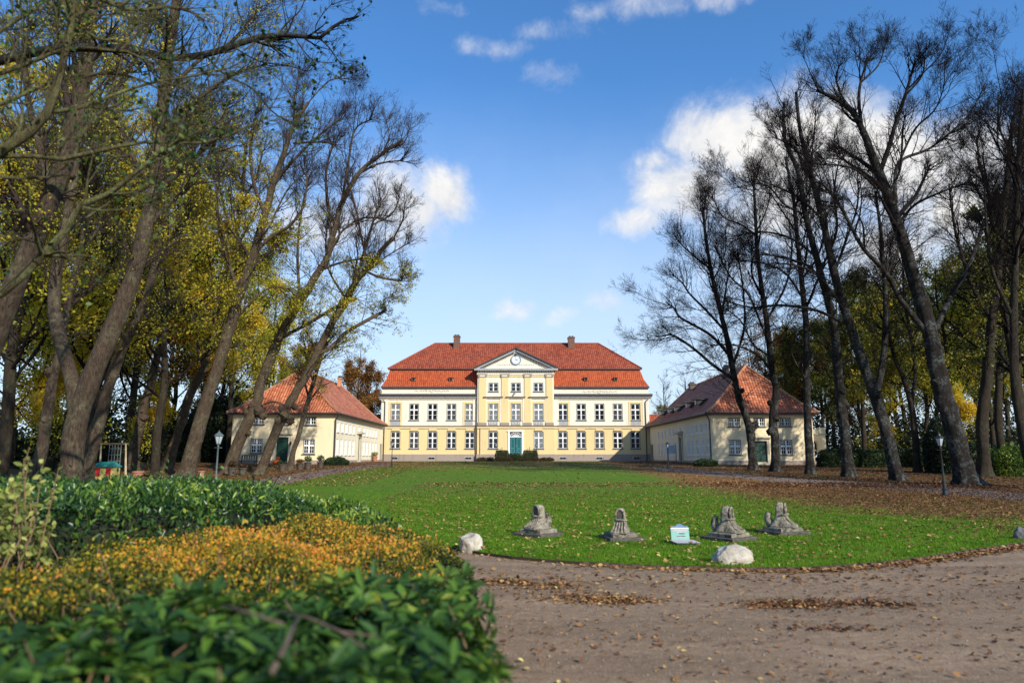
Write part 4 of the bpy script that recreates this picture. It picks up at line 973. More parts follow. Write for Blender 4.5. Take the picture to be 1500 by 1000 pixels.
    if leafm and nleaf:
        src = k4 if kn[2] == 0 else tips; A = src[0].reshape(-1, 3)
        zz = A[:, 2] - base[2]; ok = (zz > leaf_z[0]) & (zz < leaf_z[1]); A = A[ok]
        # leaves hang in clumps: weight by a smooth random field
        ph = r.uniform(0, 6, (6, 3)); fq = r.uniform(.5, 1.3, (6, 3)); fld = np.zeros(len(A))
        for a_, f_ in zip(ph, fq): fld += np.sin(A @ f_ + a_[0])
        wgt = np.exp(fld * .4); wgt /= wgt.sum()
        I = r.choice(len(A), nleaf, p=wgt); pos = A[I] + r.normal(size=(nleaf, 3)) * .10
        ax = randdir(nleaf, r); ax[:, 2] -= .6
        V, Fq = leaves(pos, ax, lsize * r.uniform(.6, 1.35, nleaf), lsize * r.uniform(.55, 1.1, nleaf), r, fine=leaf_fine)
        rn = np.clip(.5 + .16 * fld[I] / 1.5 + r.normal(size=nleaf) * .22, 0, 1); rn = np.repeat(rn, 2) if leaf_fine else rn
        put('foliage', np_mesh('foliage', V - base, Fq, LM[leafm], rnd=rn), root)
    return root
def clone_tree(src, loc, rz, sc_, label, group=None):
    o = src.copy(); COL.objects.link(o); o.location = [float(x) for x in loc]; o.rotation_euler = (0, 0, rz); o.scale = sc_; o['label'] = label
    if group: o['group'] = group
    for ch in src.children: c = ch.copy(); COL.objects.link(c); c.parent = o
    return o
AV_R = 'bare lime trees in the right hand avenue'; AV_L = 'leaning trees in the left hand avenue'
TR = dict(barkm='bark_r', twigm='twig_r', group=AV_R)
# --- right avenue, far to near
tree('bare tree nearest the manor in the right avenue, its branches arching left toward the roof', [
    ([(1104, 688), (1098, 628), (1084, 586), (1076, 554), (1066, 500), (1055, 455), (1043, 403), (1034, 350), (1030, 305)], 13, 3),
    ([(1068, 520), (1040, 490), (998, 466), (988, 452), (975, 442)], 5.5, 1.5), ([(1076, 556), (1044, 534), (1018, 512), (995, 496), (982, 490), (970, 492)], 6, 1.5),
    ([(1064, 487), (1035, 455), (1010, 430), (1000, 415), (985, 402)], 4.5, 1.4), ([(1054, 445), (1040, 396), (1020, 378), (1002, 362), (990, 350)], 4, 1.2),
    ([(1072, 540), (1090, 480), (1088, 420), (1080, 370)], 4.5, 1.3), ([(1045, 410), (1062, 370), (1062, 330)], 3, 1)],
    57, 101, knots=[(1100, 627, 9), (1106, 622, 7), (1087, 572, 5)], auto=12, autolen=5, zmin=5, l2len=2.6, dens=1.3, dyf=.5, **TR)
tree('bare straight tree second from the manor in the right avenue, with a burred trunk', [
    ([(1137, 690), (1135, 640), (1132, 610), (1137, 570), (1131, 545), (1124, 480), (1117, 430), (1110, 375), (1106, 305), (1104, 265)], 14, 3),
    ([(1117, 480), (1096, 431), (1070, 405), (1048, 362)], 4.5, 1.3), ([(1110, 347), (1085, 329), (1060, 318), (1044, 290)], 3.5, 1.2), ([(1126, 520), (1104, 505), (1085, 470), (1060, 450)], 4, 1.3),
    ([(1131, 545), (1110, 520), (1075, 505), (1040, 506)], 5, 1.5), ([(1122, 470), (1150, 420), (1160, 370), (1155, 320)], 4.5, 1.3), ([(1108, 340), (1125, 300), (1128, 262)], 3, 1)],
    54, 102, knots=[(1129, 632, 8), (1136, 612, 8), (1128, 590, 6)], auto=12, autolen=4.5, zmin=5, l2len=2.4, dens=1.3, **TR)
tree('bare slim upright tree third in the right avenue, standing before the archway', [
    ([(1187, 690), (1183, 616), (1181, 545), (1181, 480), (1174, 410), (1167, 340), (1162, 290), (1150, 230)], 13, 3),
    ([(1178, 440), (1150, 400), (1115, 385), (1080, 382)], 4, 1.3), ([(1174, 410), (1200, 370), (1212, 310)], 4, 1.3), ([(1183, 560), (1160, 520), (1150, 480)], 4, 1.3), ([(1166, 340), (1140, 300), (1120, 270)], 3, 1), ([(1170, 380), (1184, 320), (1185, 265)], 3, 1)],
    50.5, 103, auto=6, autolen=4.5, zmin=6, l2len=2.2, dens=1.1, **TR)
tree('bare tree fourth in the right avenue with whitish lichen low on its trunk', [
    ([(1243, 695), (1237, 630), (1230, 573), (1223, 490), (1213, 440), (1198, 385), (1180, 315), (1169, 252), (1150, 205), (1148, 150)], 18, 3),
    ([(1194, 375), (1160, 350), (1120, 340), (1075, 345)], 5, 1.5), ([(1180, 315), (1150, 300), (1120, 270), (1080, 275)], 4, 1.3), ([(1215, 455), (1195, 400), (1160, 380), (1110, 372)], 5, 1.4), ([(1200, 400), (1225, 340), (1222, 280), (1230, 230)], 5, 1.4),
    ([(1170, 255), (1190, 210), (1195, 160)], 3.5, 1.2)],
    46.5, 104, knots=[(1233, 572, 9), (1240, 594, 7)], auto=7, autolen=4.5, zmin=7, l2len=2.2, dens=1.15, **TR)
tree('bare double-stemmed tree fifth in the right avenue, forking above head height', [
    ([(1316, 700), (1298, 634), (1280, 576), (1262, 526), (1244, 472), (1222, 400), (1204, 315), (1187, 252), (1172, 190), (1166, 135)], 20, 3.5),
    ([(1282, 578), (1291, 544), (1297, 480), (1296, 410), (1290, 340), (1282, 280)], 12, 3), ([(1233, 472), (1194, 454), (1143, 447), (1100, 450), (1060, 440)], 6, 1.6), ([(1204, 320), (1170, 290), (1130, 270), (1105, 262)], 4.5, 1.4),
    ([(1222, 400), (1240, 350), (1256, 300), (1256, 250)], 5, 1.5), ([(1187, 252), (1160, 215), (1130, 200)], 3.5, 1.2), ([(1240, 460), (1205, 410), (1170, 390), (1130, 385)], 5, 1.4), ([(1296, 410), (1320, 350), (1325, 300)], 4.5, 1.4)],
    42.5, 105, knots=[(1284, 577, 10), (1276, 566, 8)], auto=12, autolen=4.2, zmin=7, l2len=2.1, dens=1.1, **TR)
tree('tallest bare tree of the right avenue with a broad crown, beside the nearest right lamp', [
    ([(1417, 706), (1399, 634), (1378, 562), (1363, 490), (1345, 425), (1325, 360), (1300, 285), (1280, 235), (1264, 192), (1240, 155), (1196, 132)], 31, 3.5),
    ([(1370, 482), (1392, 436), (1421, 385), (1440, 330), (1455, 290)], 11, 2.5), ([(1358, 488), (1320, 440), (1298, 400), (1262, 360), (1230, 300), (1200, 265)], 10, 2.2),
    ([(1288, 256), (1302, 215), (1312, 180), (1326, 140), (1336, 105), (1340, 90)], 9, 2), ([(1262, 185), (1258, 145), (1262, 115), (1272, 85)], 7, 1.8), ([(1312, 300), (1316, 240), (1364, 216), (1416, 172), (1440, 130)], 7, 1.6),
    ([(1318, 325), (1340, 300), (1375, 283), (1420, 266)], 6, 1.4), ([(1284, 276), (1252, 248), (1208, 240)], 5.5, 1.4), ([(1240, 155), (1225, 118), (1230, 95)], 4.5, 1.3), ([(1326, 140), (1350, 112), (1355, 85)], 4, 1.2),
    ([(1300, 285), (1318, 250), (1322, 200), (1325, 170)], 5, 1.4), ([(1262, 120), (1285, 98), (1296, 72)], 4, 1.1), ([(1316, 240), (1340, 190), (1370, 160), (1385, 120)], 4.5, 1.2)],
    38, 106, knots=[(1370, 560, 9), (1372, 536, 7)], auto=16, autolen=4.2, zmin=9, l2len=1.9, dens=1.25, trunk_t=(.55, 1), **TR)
TW = dict(barkm='bark_w', twigm='twig_r')
tree('dark upright trunk just right of the tallest avenue tree, with sparse yellow leaves', [
    ([(1441, 692), (1439, 616), (1447, 540), (1453, 470), (1462, 400), (1470, 320), (1478, 230), (1484, 170)], 19, 4), ([(1455, 470), (1425, 420), (1400, 340), (1390, 270)], 8, 2), ([(1462, 400), (1495, 340), (1510, 270)], 8, 2), ([(1470, 320), (1440, 260), (1430, 200)], 5, 1.5), ([(1475, 260), (1500, 210), (1510, 160)], 4, 1.3)],
    47, 107, auto=12, autolen=5, zmin=6, l2len=2.6, dens=1.2, leafm='green', nleaf=5000, leaf_z=(5, 17), lsize=.17, **TW)
tree('slim woodland trunk at the right picture edge, half leafless', [
    ([(1469, 690), (1462, 598), (1466, 520), (1478, 420), (1488, 300), (1496, 190)], 13, 3), ([(1468, 500), (1440, 440), (1430, 380)], 5, 1.5), ([(1478, 420), (1500, 350), (1530, 300)], 5, 1.5)],
    53, 108, auto=12, autolen=5, zmin=6, l2len=2.6, dens=1.2, leafm='green', nleaf=5000, leaf_z=(4, 18), lsize=.17, **TW)
tree('leaning trunk entering from the right picture edge above the path', [
    ([(1520, 712), (1502, 650), (1488, 570), (1485, 480), (1487, 400), (1490, 300), (1494, 200), (1500, 130)], 17, 4), ([(1486, 470), (1455, 400), (1445, 330), (1442, 260)], 7, 1.6), ([(1488, 360), (1530, 300), (1540, 230)], 7, 1.6), ([(1492, 240), (1465, 190), (1462, 140)], 5, 1.4)],
    36, 109, auto=12, autolen=4.5, zmin=7, l2len=2.3, dens=1.3, **TW)
tree('forked thin dark tree behind the right avenue, left of the lamp', [
    ([(1345, 692), (1338, 616), (1333, 585), (1322, 550), (1309, 520), (1300, 470), (1302, 400)], 11, 2.5), ([(1334, 590), (1341, 550), (1335, 500), (1325, 440), (1322, 380)], 8, 2)],
    53.5, 110, auto=9, autolen=5, zmin=5, l2len=2.6, dens=1., leafm='green', nleaf=6000, leaf_z=(4, 16), lsize=.17, **TW)

# --- left avenue
TL = dict(barkm='bark_l', twigm='twig', group=AV_L, wf=.72)
tree('leaning tree nearest the left wing, its cut limbs reaching right against the sky', [
    ([(378, 692), (411, 616), (430, 580), (448, 550), (466, 513), (485, 476), (505, 440), (522, 412), (540, 391), (560, 365), (577, 348)], 18, 5),
    ([(460, 520), (485, 509), (507, 487), (540, 468), (566, 454)], 9, 4), ([(537, 398), (560, 407), (588, 411)], 5, 3), ([(485, 476), (510, 440), (530, 380), (545, 330), (558, 290)], 8, 2.5),
    ([(540, 391), (530, 350), (520, 300), (508, 262)], 6, 2), ([(566, 454), (562, 440), (575, 433)], 2.5, 1.6), ([(588, 411), (590, 398)], 3, 2), ([(577, 348), (590, 322), (592, 305)], 4, 1.5), ([(545, 330), (575, 312), (585, 290)], 3.5, 1.5), ([(520, 412), (560, 380), (600, 355)], 4, 1.5), ([(508, 440), (480, 390), (478, 330)], 5, 1.5)],
    50, 201, knots=[(408, 616, 8), (417, 610, 10), (425, 616, 8), (412, 598, 7), (432, 596, 6)], auto=5, autolen=4, zmin=6.5, l2len=2.2, dens=1.15, leafm='olive', nleaf=3000, lsize=.13, leaf_z=(8, 16), **TL)
tree('leaning thick tree with a large burr, left of the one nearest the left wing', [
    ([(333, 694), (346, 655), (362, 620), (376, 590), (381, 564), (396, 525), (411, 490), (440, 442), (462, 405), (478, 380), (486, 350), (500, 300), (525, 255), (560, 225), (590, 205)], 23, 4),
    ([(416, 492), (440, 480), (466, 465), (495, 448), (522, 437)], 7, 4), ([(466, 398), (495, 386), (540, 377)], 5, 2.5), ([(486, 350), (480, 300), (478, 250), (490, 200)], 8, 2), ([(525, 255), (555, 240), (590, 235)], 5, 1.6), ([(500, 300), (510, 240), (520, 190), (545, 175)], 6, 1.6),
    ([(440, 442), (436, 380), (440, 320), (452, 260)], 7, 1.8), ([(478, 380), (500, 340), (530, 320), (560, 320)], 5, 1.6), ([(560, 225), (570, 200), (565, 175)], 3, 1.3), ([(372, 600), (400, 588), (425, 598)], 4, 1.5)],
    50.5, 202, knots=[(380, 602, 11), (371, 594, 10), (386, 609, 8), (364, 634, 6), (362, 604, 8)], auto=6, autolen=4.5, zmin=7, l2len=2.3, dens=1.15, leafm='olive', nleaf=2800, lsize=.13, leaf_z=(8.5, 16), **TL)
tree('big leaning tree with a flaring base standing right behind the nearest left lamp', [
    ([(270, 698), (283, 655), (296, 609), (308, 570), (322, 528), (336, 480), (351, 431), (372, 370), (388, 315), (400, 270), (416, 225), (430, 185), (452, 150)], 28, 4),
    ([(400, 270), (430, 235), (460, 205), (500, 172)], 7, 2), ([(372, 370), (400, 345), (425, 330), (445, 300), (450, 250)], 8, 2), ([(388, 315), (370, 260), (368, 200), (380, 150)], 8, 2), ([(430, 210), (470, 208), (492, 212)], 5, 2), ([(351, 431), (330, 370), (318, 310), (322, 250)], 9, 2),
    ([(430, 185), (432, 140), (440, 105)], 4, 1.5), ([(372, 370), (395, 330), (420, 280), (445, 255)], 5, 1.5), ([(452, 150), (480, 120), (500, 115)], 3, 1.2), ([(336, 480), (370, 440), (400, 420), (425, 425)], 5, 1.5)],
    45, 203, auto=9, autolen=4.5, zmin=7, l2len=2.2, dens=1.1, leafm='olive', nleaf=9000, lsize=.12, leaf_z=(5, 19), **TL)
tree('thin leaning young tree between the left wing door and its right window', [
    ([(424, 687), (430, 660), (437, 639), (444, 612), (450, 590), (459, 561), (468, 530), (480, 500)], 10.5, 4), ([(459, 561), (450, 530), (446, 500)], 4, 1.5), ([(468, 530), (490, 510), (505, 500)], 3, 1.2)],
    57, 204, auto=6, autolen=3, zmin=5.5, l2len=1.8, dens=1.6, leafm='olive', nleaf=1500, lsize=.14, kn=(5, 4, 0), **TL)
tree('slender leaning tree left of the big lamp-side tree, in orange leaf litter', [
    ([(244, 689), (255, 650), (266, 616), (280, 575), (298, 540), (306, 505), (314, 472), (326, 420), (345, 350), (355, 280), (360, 210)], 18, 4), ([(298, 540), (285, 480), (280, 420)], 7, 2), ([(326, 420), (350, 390), (375, 375)], 6, 2), ([(345, 350), (325, 290), (318, 230)], 6, 2), ([(352, 300), (375, 260), (385, 220)], 5, 1.5)],
    56, 205, auto=12, autolen=5.5, zmin=7, l2len=2.8, dens=1.15, leafm='olive', nleaf=10000, lsize=.15, leaf_z=(5, 30), **TL)
tree('leaning tree with a burr at mid trunk beside the swing frame', [
    ([(194, 691), (198, 655), (207, 616), (212, 590), (222, 557), (232, 515), (240, 480), (248, 420), (262, 350), (275, 270), (280, 190)], 19, 4), ([(240, 480), (220, 420), (212, 350)], 7, 2), ([(250, 410), (280, 370), (295, 320)], 6, 2), ([(265, 330), (245, 270), (240, 210)], 6, 2)],
    53.5, 206, knots=[(205, 621, 9), (211, 612, 8)], auto=12, autolen=5.5, zmin=7, l2len=2.8, dens=1.15, leafm='olive', nleaf=10000, lsize=.15, leaf_z=(5, 30), **TL)
tree('leaning grey tree right behind the yellow playhouse', [
    ([(122, 708), (134, 660), (146, 615), (158, 570), (175, 520), (190, 485), (207, 448), (225, 395), (238, 330), (246, 260), (250, 190)], 25, 5), ([(207, 448), (195, 380), (190, 310), (180, 250)], 9, 2), ([(228, 385), (255, 340), (275, 300)], 7, 2), ([(190, 485), (215, 460), (245, 440)], 5, 1.5)],
    38, 207, auto=11, autolen=4.2, zmin=8, l2len=2.2, dens=1.15, leafm='olive', nleaf=9000, lsize=.12, leaf_z=(7, 26), **TL)
tree('massive forked tree at left with two trunks spreading from chest height', [
    ([(100, 722), (104, 690), (108, 640), (118, 600), (132, 560), (150, 515), (165, 480), (185, 430), (200, 390), (212, 340), (226, 280), (232, 210), (240, 140), (250, 60), (262, -20)], 42, 12),
    ([(112, 612), (108, 570), (98, 530), (86, 490), (79, 450), (82, 405), (90, 360), (100, 310), (108, 260), (110, 200), (120, 130), (125, 60)], 30, 8),
    ([(212, 340), (245, 300), (280, 270), (310, 220), (330, 160)], 12, 3), ([(108, 260), (70, 220), (45, 160), (30, 90)], 10, 3), ([(232, 210), (275, 160), (310, 130), (350, 105), (390, 95)], 10, 2.5), ([(226, 280), (190, 220), (170, 150), (160, 80)], 10, 3), ([(200, 390), (235, 370), (265, 345)], 7, 2), ([(240, 140), (290, 90), (340, 60), (380, 10)], 9, 2.5), ([(120, 130), (160, 90), (190, 30)], 8, 2)],
    25, 208, auto=10, autolen=3.4, zmin=7, l2len=1.6, l2=.55, dens=1.1, leafm='olive', nleaf=11000, lsize=.085, leaf_z=(6, 30), twig_r=.007, trunk_t=(.5, 1), **TL)
tree('thick leaning trunk with a sawn-off stub, far left behind the shrubs', [
    ([(40, 712), (60, 665), (66, 625), (72, 590), (78, 550), (90, 500), (100, 440), (118, 370), (130, 300), (138, 210)], 23, 5), ([(100, 440), (70, 400), (50, 350), (40, 290)], 9, 2), ([(118, 370), (145, 330), (150, 280)], 7, 2)],
    33, 209, knots=[(72, 545, 9), (66, 614, 8)], auto=10, autolen=4, zmin=7, l2len=2.2, dens=1.1, leafm='olive', nleaf=9000, lsize=.11, leaf_z=(6, 26), **TL)
tree('broad dark trunk crossing the left picture edge and rising to the right', [
    ([(-75, 745), (-60, 650), (-38, 570), (-8, 490), (20, 420), (48, 355), (75, 290), (100, 220), (118, 140), (130, 50), (135, -30)], 48, 16),
    ([(75, 290), (60, 220), (40, 140), (35, 60)], 18, 5), ([(100, 220), (150, 160), (190, 100), (220, 40)], 12, 3), ([(48, 355), (10, 300), (-30, 250)], 14, 4), ([(118, 140), (90, 80), (80, 10)], 10, 3)],
    16, 210, auto=7, autolen=2.4, zmin=6, l2len=1.1, l2=.5, dens=1., leafm='olive', nleaf=7000, lsize=.07, leaf_z=(5, 30), twig_r=.005, trunk_t=(.5, 1), **TL)
# --- overhanging foreground tree, its trunk just outside the picture on the left
tree('lichen covered tree at upper left, its near branches hanging over the picture', [
    ([(-190, 1150), (-180, 700), (-165, 450), (-140, 250), (-100, 60), (-60, -120), (-40, -260)], 50, 24),
    ([(-150, 330), (-70, 262), (0, 224), (21, 206), (52, 189), (74, 157), (81, 133), (91, 95), (105, 35), (110, -20)], 20, 8, .1),
    ([(52, 180), (63, 165), (105, 161), (140, 150), (175, 136), (224, 121), (280, 112), (330, 100)], 9, 2, .4),
    ([(-120, 250), (-40, 232), (0, 229), (52, 229), (95, 233), (147, 220), (182, 213), (210, 208), (280, 210), (315, 206), (360, 186), (400, 168)], 10, 2, .5),
    ([(-110, 160), (-40, 125), (0, 108), (35, 96), (80, 77), (122, 70), (168, 75), (200, 79), (228, 105)], 9, 3, .2),
    ([(-80, -20), (20, -20), (77, 7), (105, 31), (140, 56), (190, 65), (230, 90), (270, 130)], 8, 2.5, .6),
    ([(-165, 470), (-60, 455), (0, 431), (40, 398), (74, 361), (88, 350), (105, 322), (122, 297), (168, 280), (196, 255), (228, 228), (252, 210), (300, 190)], 17, 3, -.3),
    ([(-60, -120), (60, -60), (150, 0), (200, 15), (260, 10), (300, 30)], 12, 3, .8), ([(-40, 170), (30, 140), (90, 115), (150, 108), (190, 112), (240, 135), (262, 170)], 8, 2, .7), ([(-20, 60), (40, 20), (80, 10), (130, 22), (180, 20)], 8, 2, .9)],
    6.2, 301, barkm='bark_f', twigm='bark_f', auto=0, zmin=1.7, l2=.20, l2len=.62, dens=.8, leafm='hang', nleaf=1800, lsize=.05, leaf_fine=True, twig_r=.0022, kn=(4, 3, 0), dyf=.1, up=.04)
tree('dark crooked overhanging tree limb at the top, ending in hanging leaves against the blue sky', [
    ([(-260, 900), (-230, 500), (-150, 250), (-60, 120), (60, 75), (180, 72), (250, 85), (300, 80), (340, 68), (370, 58), (405, 52), (440, 53), (468, 56), (485, 42), (496, 35), (512, 26), (526, 24)], 18, 2),
    ([(405, 52), (425, 30), (440, 15), (448, -5)], 3.2, 1), ([(468, 56), (462, 40), (475, 18), (488, 5)], 2.5, .8), ([(468, 56), (482, 70), (492, 84), (500, 95)], 3, 1), ([(430, 52), (445, 75), (462, 90), (490, 92)], 2.2, .8), ([(340, 68), (380, 90), (420, 96), (450, 105)], 2.6, 1), ([(370, 58), (350, 20), (345, -15)], 3, 1), ([(300, 80), (330, 110), (370, 130), (400, 165), (430, 180)], 4, 1.2)],
    13, 302, barkm='bark_r', twigm='twig_r', auto=0, zmin=5, l2=.45, l2len=.8, dens=.7, leafm='hang', nleaf=420, lsize=.09, leaf_fine=True, twig_r=.0045, kn=(3, 3, 0), dyf=.05, up=-.02)

# --- woodland trees behind: a few built, the rest copied
def wood_proto(sd, h, leafm, nleaf, spread=5.5, lsize=.2, lab='', barkm='bark_w', zlo=.2):
    r = np.random.default_rng(sd); n = 7; zs = np.linspace(0, h, n)
    X_ = np.cumsum(r.normal(size=n) * .18); X_ -= X_[0]; Y_ = np.cumsum(r.normal(size=n) * .18); Y_ -= Y_[0]
    P = np.stack([X_, Y_, zs - .3], 1)[None]; Rr = np.linspace(.30, .05, n)[None] * h / 20
    P, Rr, L = resample(P[0], Rr[0], 16); tv = lump_tube(P, Rr, 9, sd, .06); P, Rr = P[None], Rr[None]
    a = kids(P, Rr, np.array([26]), zlo, 1., .95, np.array([spread]), 10, .09, .11, .5, .09, r, taper_len=.6)
    b = kids(a[0], a[1], np.full(len(a[0]), 9), .2, 1., .7, a[2] * .42, 7, .06, .14, .6, .035, r)
    c = kids(b[0], b[1], np.full(len(b[0]), 6), .15, 1., .65, b[2] * .5, 4, .05, .12, .6, .014, r, rmin=.007)
    d = kids(c[0], c[1], np.full(len(c[0]), 3), .15, 1., .6, np.maximum(c[2] * .6, .25), 3, .05, .1, .7, .010, r, rmin=.006)
    V, Fq = tv; tm = np_mesh('trunk', V, Fq, M[barkm], smooth=True)
    V, Fq = cat([tubes(a[0], a[1], 6), tubes(b[0], b[1], 4), tubes(c[0], c[1], 3), tubes(d[0], d[1], 3)]); bm_ = np_mesh('branches', V, Fq, M['twig_r'], smooth=True)
    root = thing('woodland_tree', (0, 0, 0), lab, 'tree'); put('trunk', tm, root); put('branches', bm_, root)
    if nleaf:
        A = d[0].reshape(-1, 3); ph = r.uniform(0, 6, (6, 3)); fq = r.uniform(.4, 1.2, (6, 3)); fld = sum(np.sin(A @ f_ + a_[0]) for a_, f_ in zip(ph, fq))
        wg = np.exp(fld * .42); wg /= wg.sum(); I = r.choice(len(A), nleaf, p=wg); pos = A[I] + r.normal(size=(nleaf, 3)) * .3; ax = randdir(nleaf, r); ax[:, 2] -= .5
        V, Fq = leaves(pos, ax, lsize * r.uniform(.6, 1.4, nleaf), lsize * r.uniform(.6, 1.1, nleaf), r, fine=False)
        put('foliage', np_mesh('foliage', V, Fq, LM[leafm], rnd=np.clip(.5 + .12 * fld[I] + r.normal(size=nleaf) * .2, 0, 1)), root)
    return root
protos = {'olive': wood_proto(401, 22, 'olive', 11000, 7.5, .17), 'green': wood_proto(402, 20, 'green', 17000, 7, .18), 'gold': wood_proto(403, 17, 'gold', 26000, 6, .2), 'bare': wood_proto(404, 20, None, 0, 6, zlo=.3),
          'rust': wood_proto(405, 15, 'rust', 24000, 6.5, zlo=.12), 'mid': wood_proto(406, 21, 'green', 24000, 6.5, .22, zlo=.3), 'fall': wood_proto(407, 19, 'olive', 13000, 7, zlo=.25), 'thin': wood_proto(409, 19, 'rust', 8000, 7, .16, zlo=.2), 'low': wood_proto(408, 9, 'olive', 9000, 4, .17, zlo=.08)}
used_p = set()
def wood(kind, px, Y, s, label, sz=None, group=None):
    global used_p
    x = xr(px, 660, Y); src = protos[kind]; r = random.Random(int(px * 7 + Y)); S_ = (s, s, sz or s)
    if kind not in used_p:
        used_p.add(kind); src.location = (x, Y, float(G(Y))); src.scale = S_; src.rotation_euler = (0, 0, r.uniform(0, 6)); src['label'] = label
        if group: src['group'] = group
        return src
    return clone_tree(src, (x, Y, float(G(Y))), r.uniform(0, 6), S_, label, group)
GL = 'woodland trees behind the left avenue'; GRt = 'woodland trees behind the right avenue'
desc = {'thin': 'grey-brown thinly leafed tree', 'olive': 'yellow-green leafy tree', 'green': 'dull green leafy tree', 'gold': 'golden leafy tree', 'bare': 'bare fine-twigged tree', 'rust': 'rust-brown autumn tree', 'mid': 'thin green tree with a high crown', 'fall': 'half-bare yellowing tree', 'low': 'low bushy yellow-green tree'}
LB = [('olive', -60, 44, 1.1, 'at the left picture edge behind the broad trunk'), ('green', 20, 60, 1.25, 'behind the far left trunks, tall and dim'), ('olive', 75, 52, 1.15, 'showing through the fork of the massive twin-trunked tree'), ('fall', 130, 66, 1.35, 'behind the grey tree by the playhouse'),
      ('olive', 185, 62, 1.2, 'directly behind the swing frame'), ('gold', 238, 70, 1.15, 'between the burred tree and the slender leaning tree'), ('fall', 290, 74, 1.15, 'behind the big lamp-side tree, in front of dark evergreens'), ('fall', 335, 78, 1.3, 'rising over the left end of the left wing roof'),
      ('olive', 385, 103, 1.25, 'rising directly behind the left wing ridge'), ('gold', 430, 108, 1.0, 'behind the left wing roof near the thin young tree'), ('rust', 500, 112, .95, 'behind the left wing chimney'), ('rust', 535, 118, .95, 'just left of the manor roof, above the link building'), ('bare', 520, 122, 1.0, 'against the sky left of the manor'),
      ('low', 100, 47, .9, 'close behind the playhouse'), ('low', 35, 42, 1., 'low behind the sawn-off stub tree'), ('low', 215, 57, .8, 'beside the swing in yellow leaf'), ('low', 330, 84, 1.0, 'at the left corner of the left wing'), ('bare', 250, 85, 1.2, 'pale behind the left avenue, left of the wing'),
      ('green', 150, 88, 1.3, 'deep in the wood behind the playhouse'), ('green', -10, 80, 1.4, 'deep in the wood at far left'), ('olive', 5, 34, 1.0, 'close behind the broad left edge trunk'), ('olive', 130, 40, 1.05, 'high between the massive fork and the grey tree'), ('fall', 230, 46, 1.1, 'high between the burred tree and the slender tree'), ('fall', 318, 84, 1.15, 'behind the upper stem of the big lamp-side tree'), ('fall', 395, 104, 1.1, 'pale over the left end of the left wing')]
for k, px_, Y_, s_, tail in LB: wood(k, px_, Y_, s_, desc[k] + ' ' + tail, group=GL)
RB = [('mid', 1225, 104, 1.0, 'just right of the archway'), ('green', 1270, 96, 1.05, 'behind the fifth avenue tree'), ('olive', 1300, 78, .85, 'framed by the two stems of the fifth avenue tree'), ('green', 1355, 72, .9, 'behind the forked thin dark tree'), ('olive', 1400, 62, .85, 'behind the tallest avenue tree'),
      ('mid', 1330, 100, 1.1, 'deep behind the nearest right lamp'), ('green', 1455, 66, .95, 'behind the slim trunk at the right edge'), ('mid', 1510, 58, 1.1, 'at the right picture edge'), ('fall', 1480, 84, 1.1, 'high behind the right edge trunks'), ('fall', 1380, 90, 1.0, 'behind and above the dark yew'),
      ('bare', 1110, 116, .95, 'grey behind the right wing ridge'), ('fall', 1150, 112, .9, 'brownish behind the right wing roof'), ('mid', 1190, 110, 1., 'above the right end of the right wing'), ('rust', 1075, 122, .75, 'low behind the right wing ridge at its peak'), ('bare', 1010, 124, .75, 'against the sky right of the manor'), ('green', 968, 120, .45, 'small, just right of the manor roof'),
      ('bare', 975, 135, .8, 'thin and distant beyond the right link building'), ('bare', 1240, 90, 1.2, 'tall behind the fourth avenue tree'), ('bare', 1500, 48, 1.2, 'crowding the right picture edge'), ('low', 1410, 60, .8, 'low by the dark yew'), ('low', 1290, 88, .9, 'low behind the clipped hedge'), ('gold', 1245, 108, .8, 'lit golden between the avenue trunks'), ('mid', 1265, 82, 1., 'between the fourth and fifth avenue trees'), ('green', 1320, 110, 1.3, 'broad and deep behind the fifth avenue tree'), ('mid', 1440, 100, 1.3, 'broad and deep behind the right edge trunks'), ('green', 1520, 90, 1.3, 'broad beyond the right picture edge'), ('thin', 1165, 112, 1.25, 'highest behind the right wing'), ('thin', 1100, 114, 1.05, 'behind the peak of the right wing roof'), ('thin', 1130, 120, 1.2, 'behind the second avenue tree above the wing roof'), ('thin', 1060, 126, .8, 'low behind the right wing ridge'), ('thin', 1205, 106, 1.15, 'above the archway'), ('mid', 1160, 128, 1.1, 'far behind the third avenue tree'), ('olive', 1465, 76, 1.0, 'yellow between the right edge trunks'), ('green', 1210, 122, 1.1, 'broad behind the archway')]
for k, px_, Y_, s_, tail in RB: wood(k, px_, Y_, s_, desc[k] + ' ' + tail, group=GRt)
def woods_mass(name, boxes, n, size, seed):
    r = np.random.default_rng(seed); P = []
    for x0_, x1_, y0_, y1_, h, w_ in boxes:
        m = int(n * w_); x = r.uniform(x0_, x1_, m); y = r.uniform(y0_, y1_, m); top = h * (.75 + .25 * np.sin(x * .45 + y * .2) + .2 * np.sin(x * 1.3 + 2)); z = top * r.random(m) ** .8
        P.append(np.stack([x, y, z + G(y) - .2], 1))
    P = np.concatenate(P); ph = r.uniform(0, 6, (6, 3)); fq = r.uniform(.3, 1., (6, 3)); fld = sum(np.sin(P @ f_ + a_[0]) for a_, f_ in zip(ph, fq)); P = P[fld + r.normal(size=len(P)) > -1.2]
    k = len(P); V, Fq = leaves(P, randdir(k, r), size * r.uniform(.5, 1.5, k), size * r.uniform(.5, 1.2, k), r, fine=False)
    return np_mesh(name, V, Fq, LM['dark2'], rnd=r.random(k))
LM['dark2'] = leafmat('undergrowth_leaves', [(0, (.008, .012, .005)), (.6, (.022, .034, .010)), (.9, (.06, .07, .014)), (1, (.16, .13, .02))], .15)
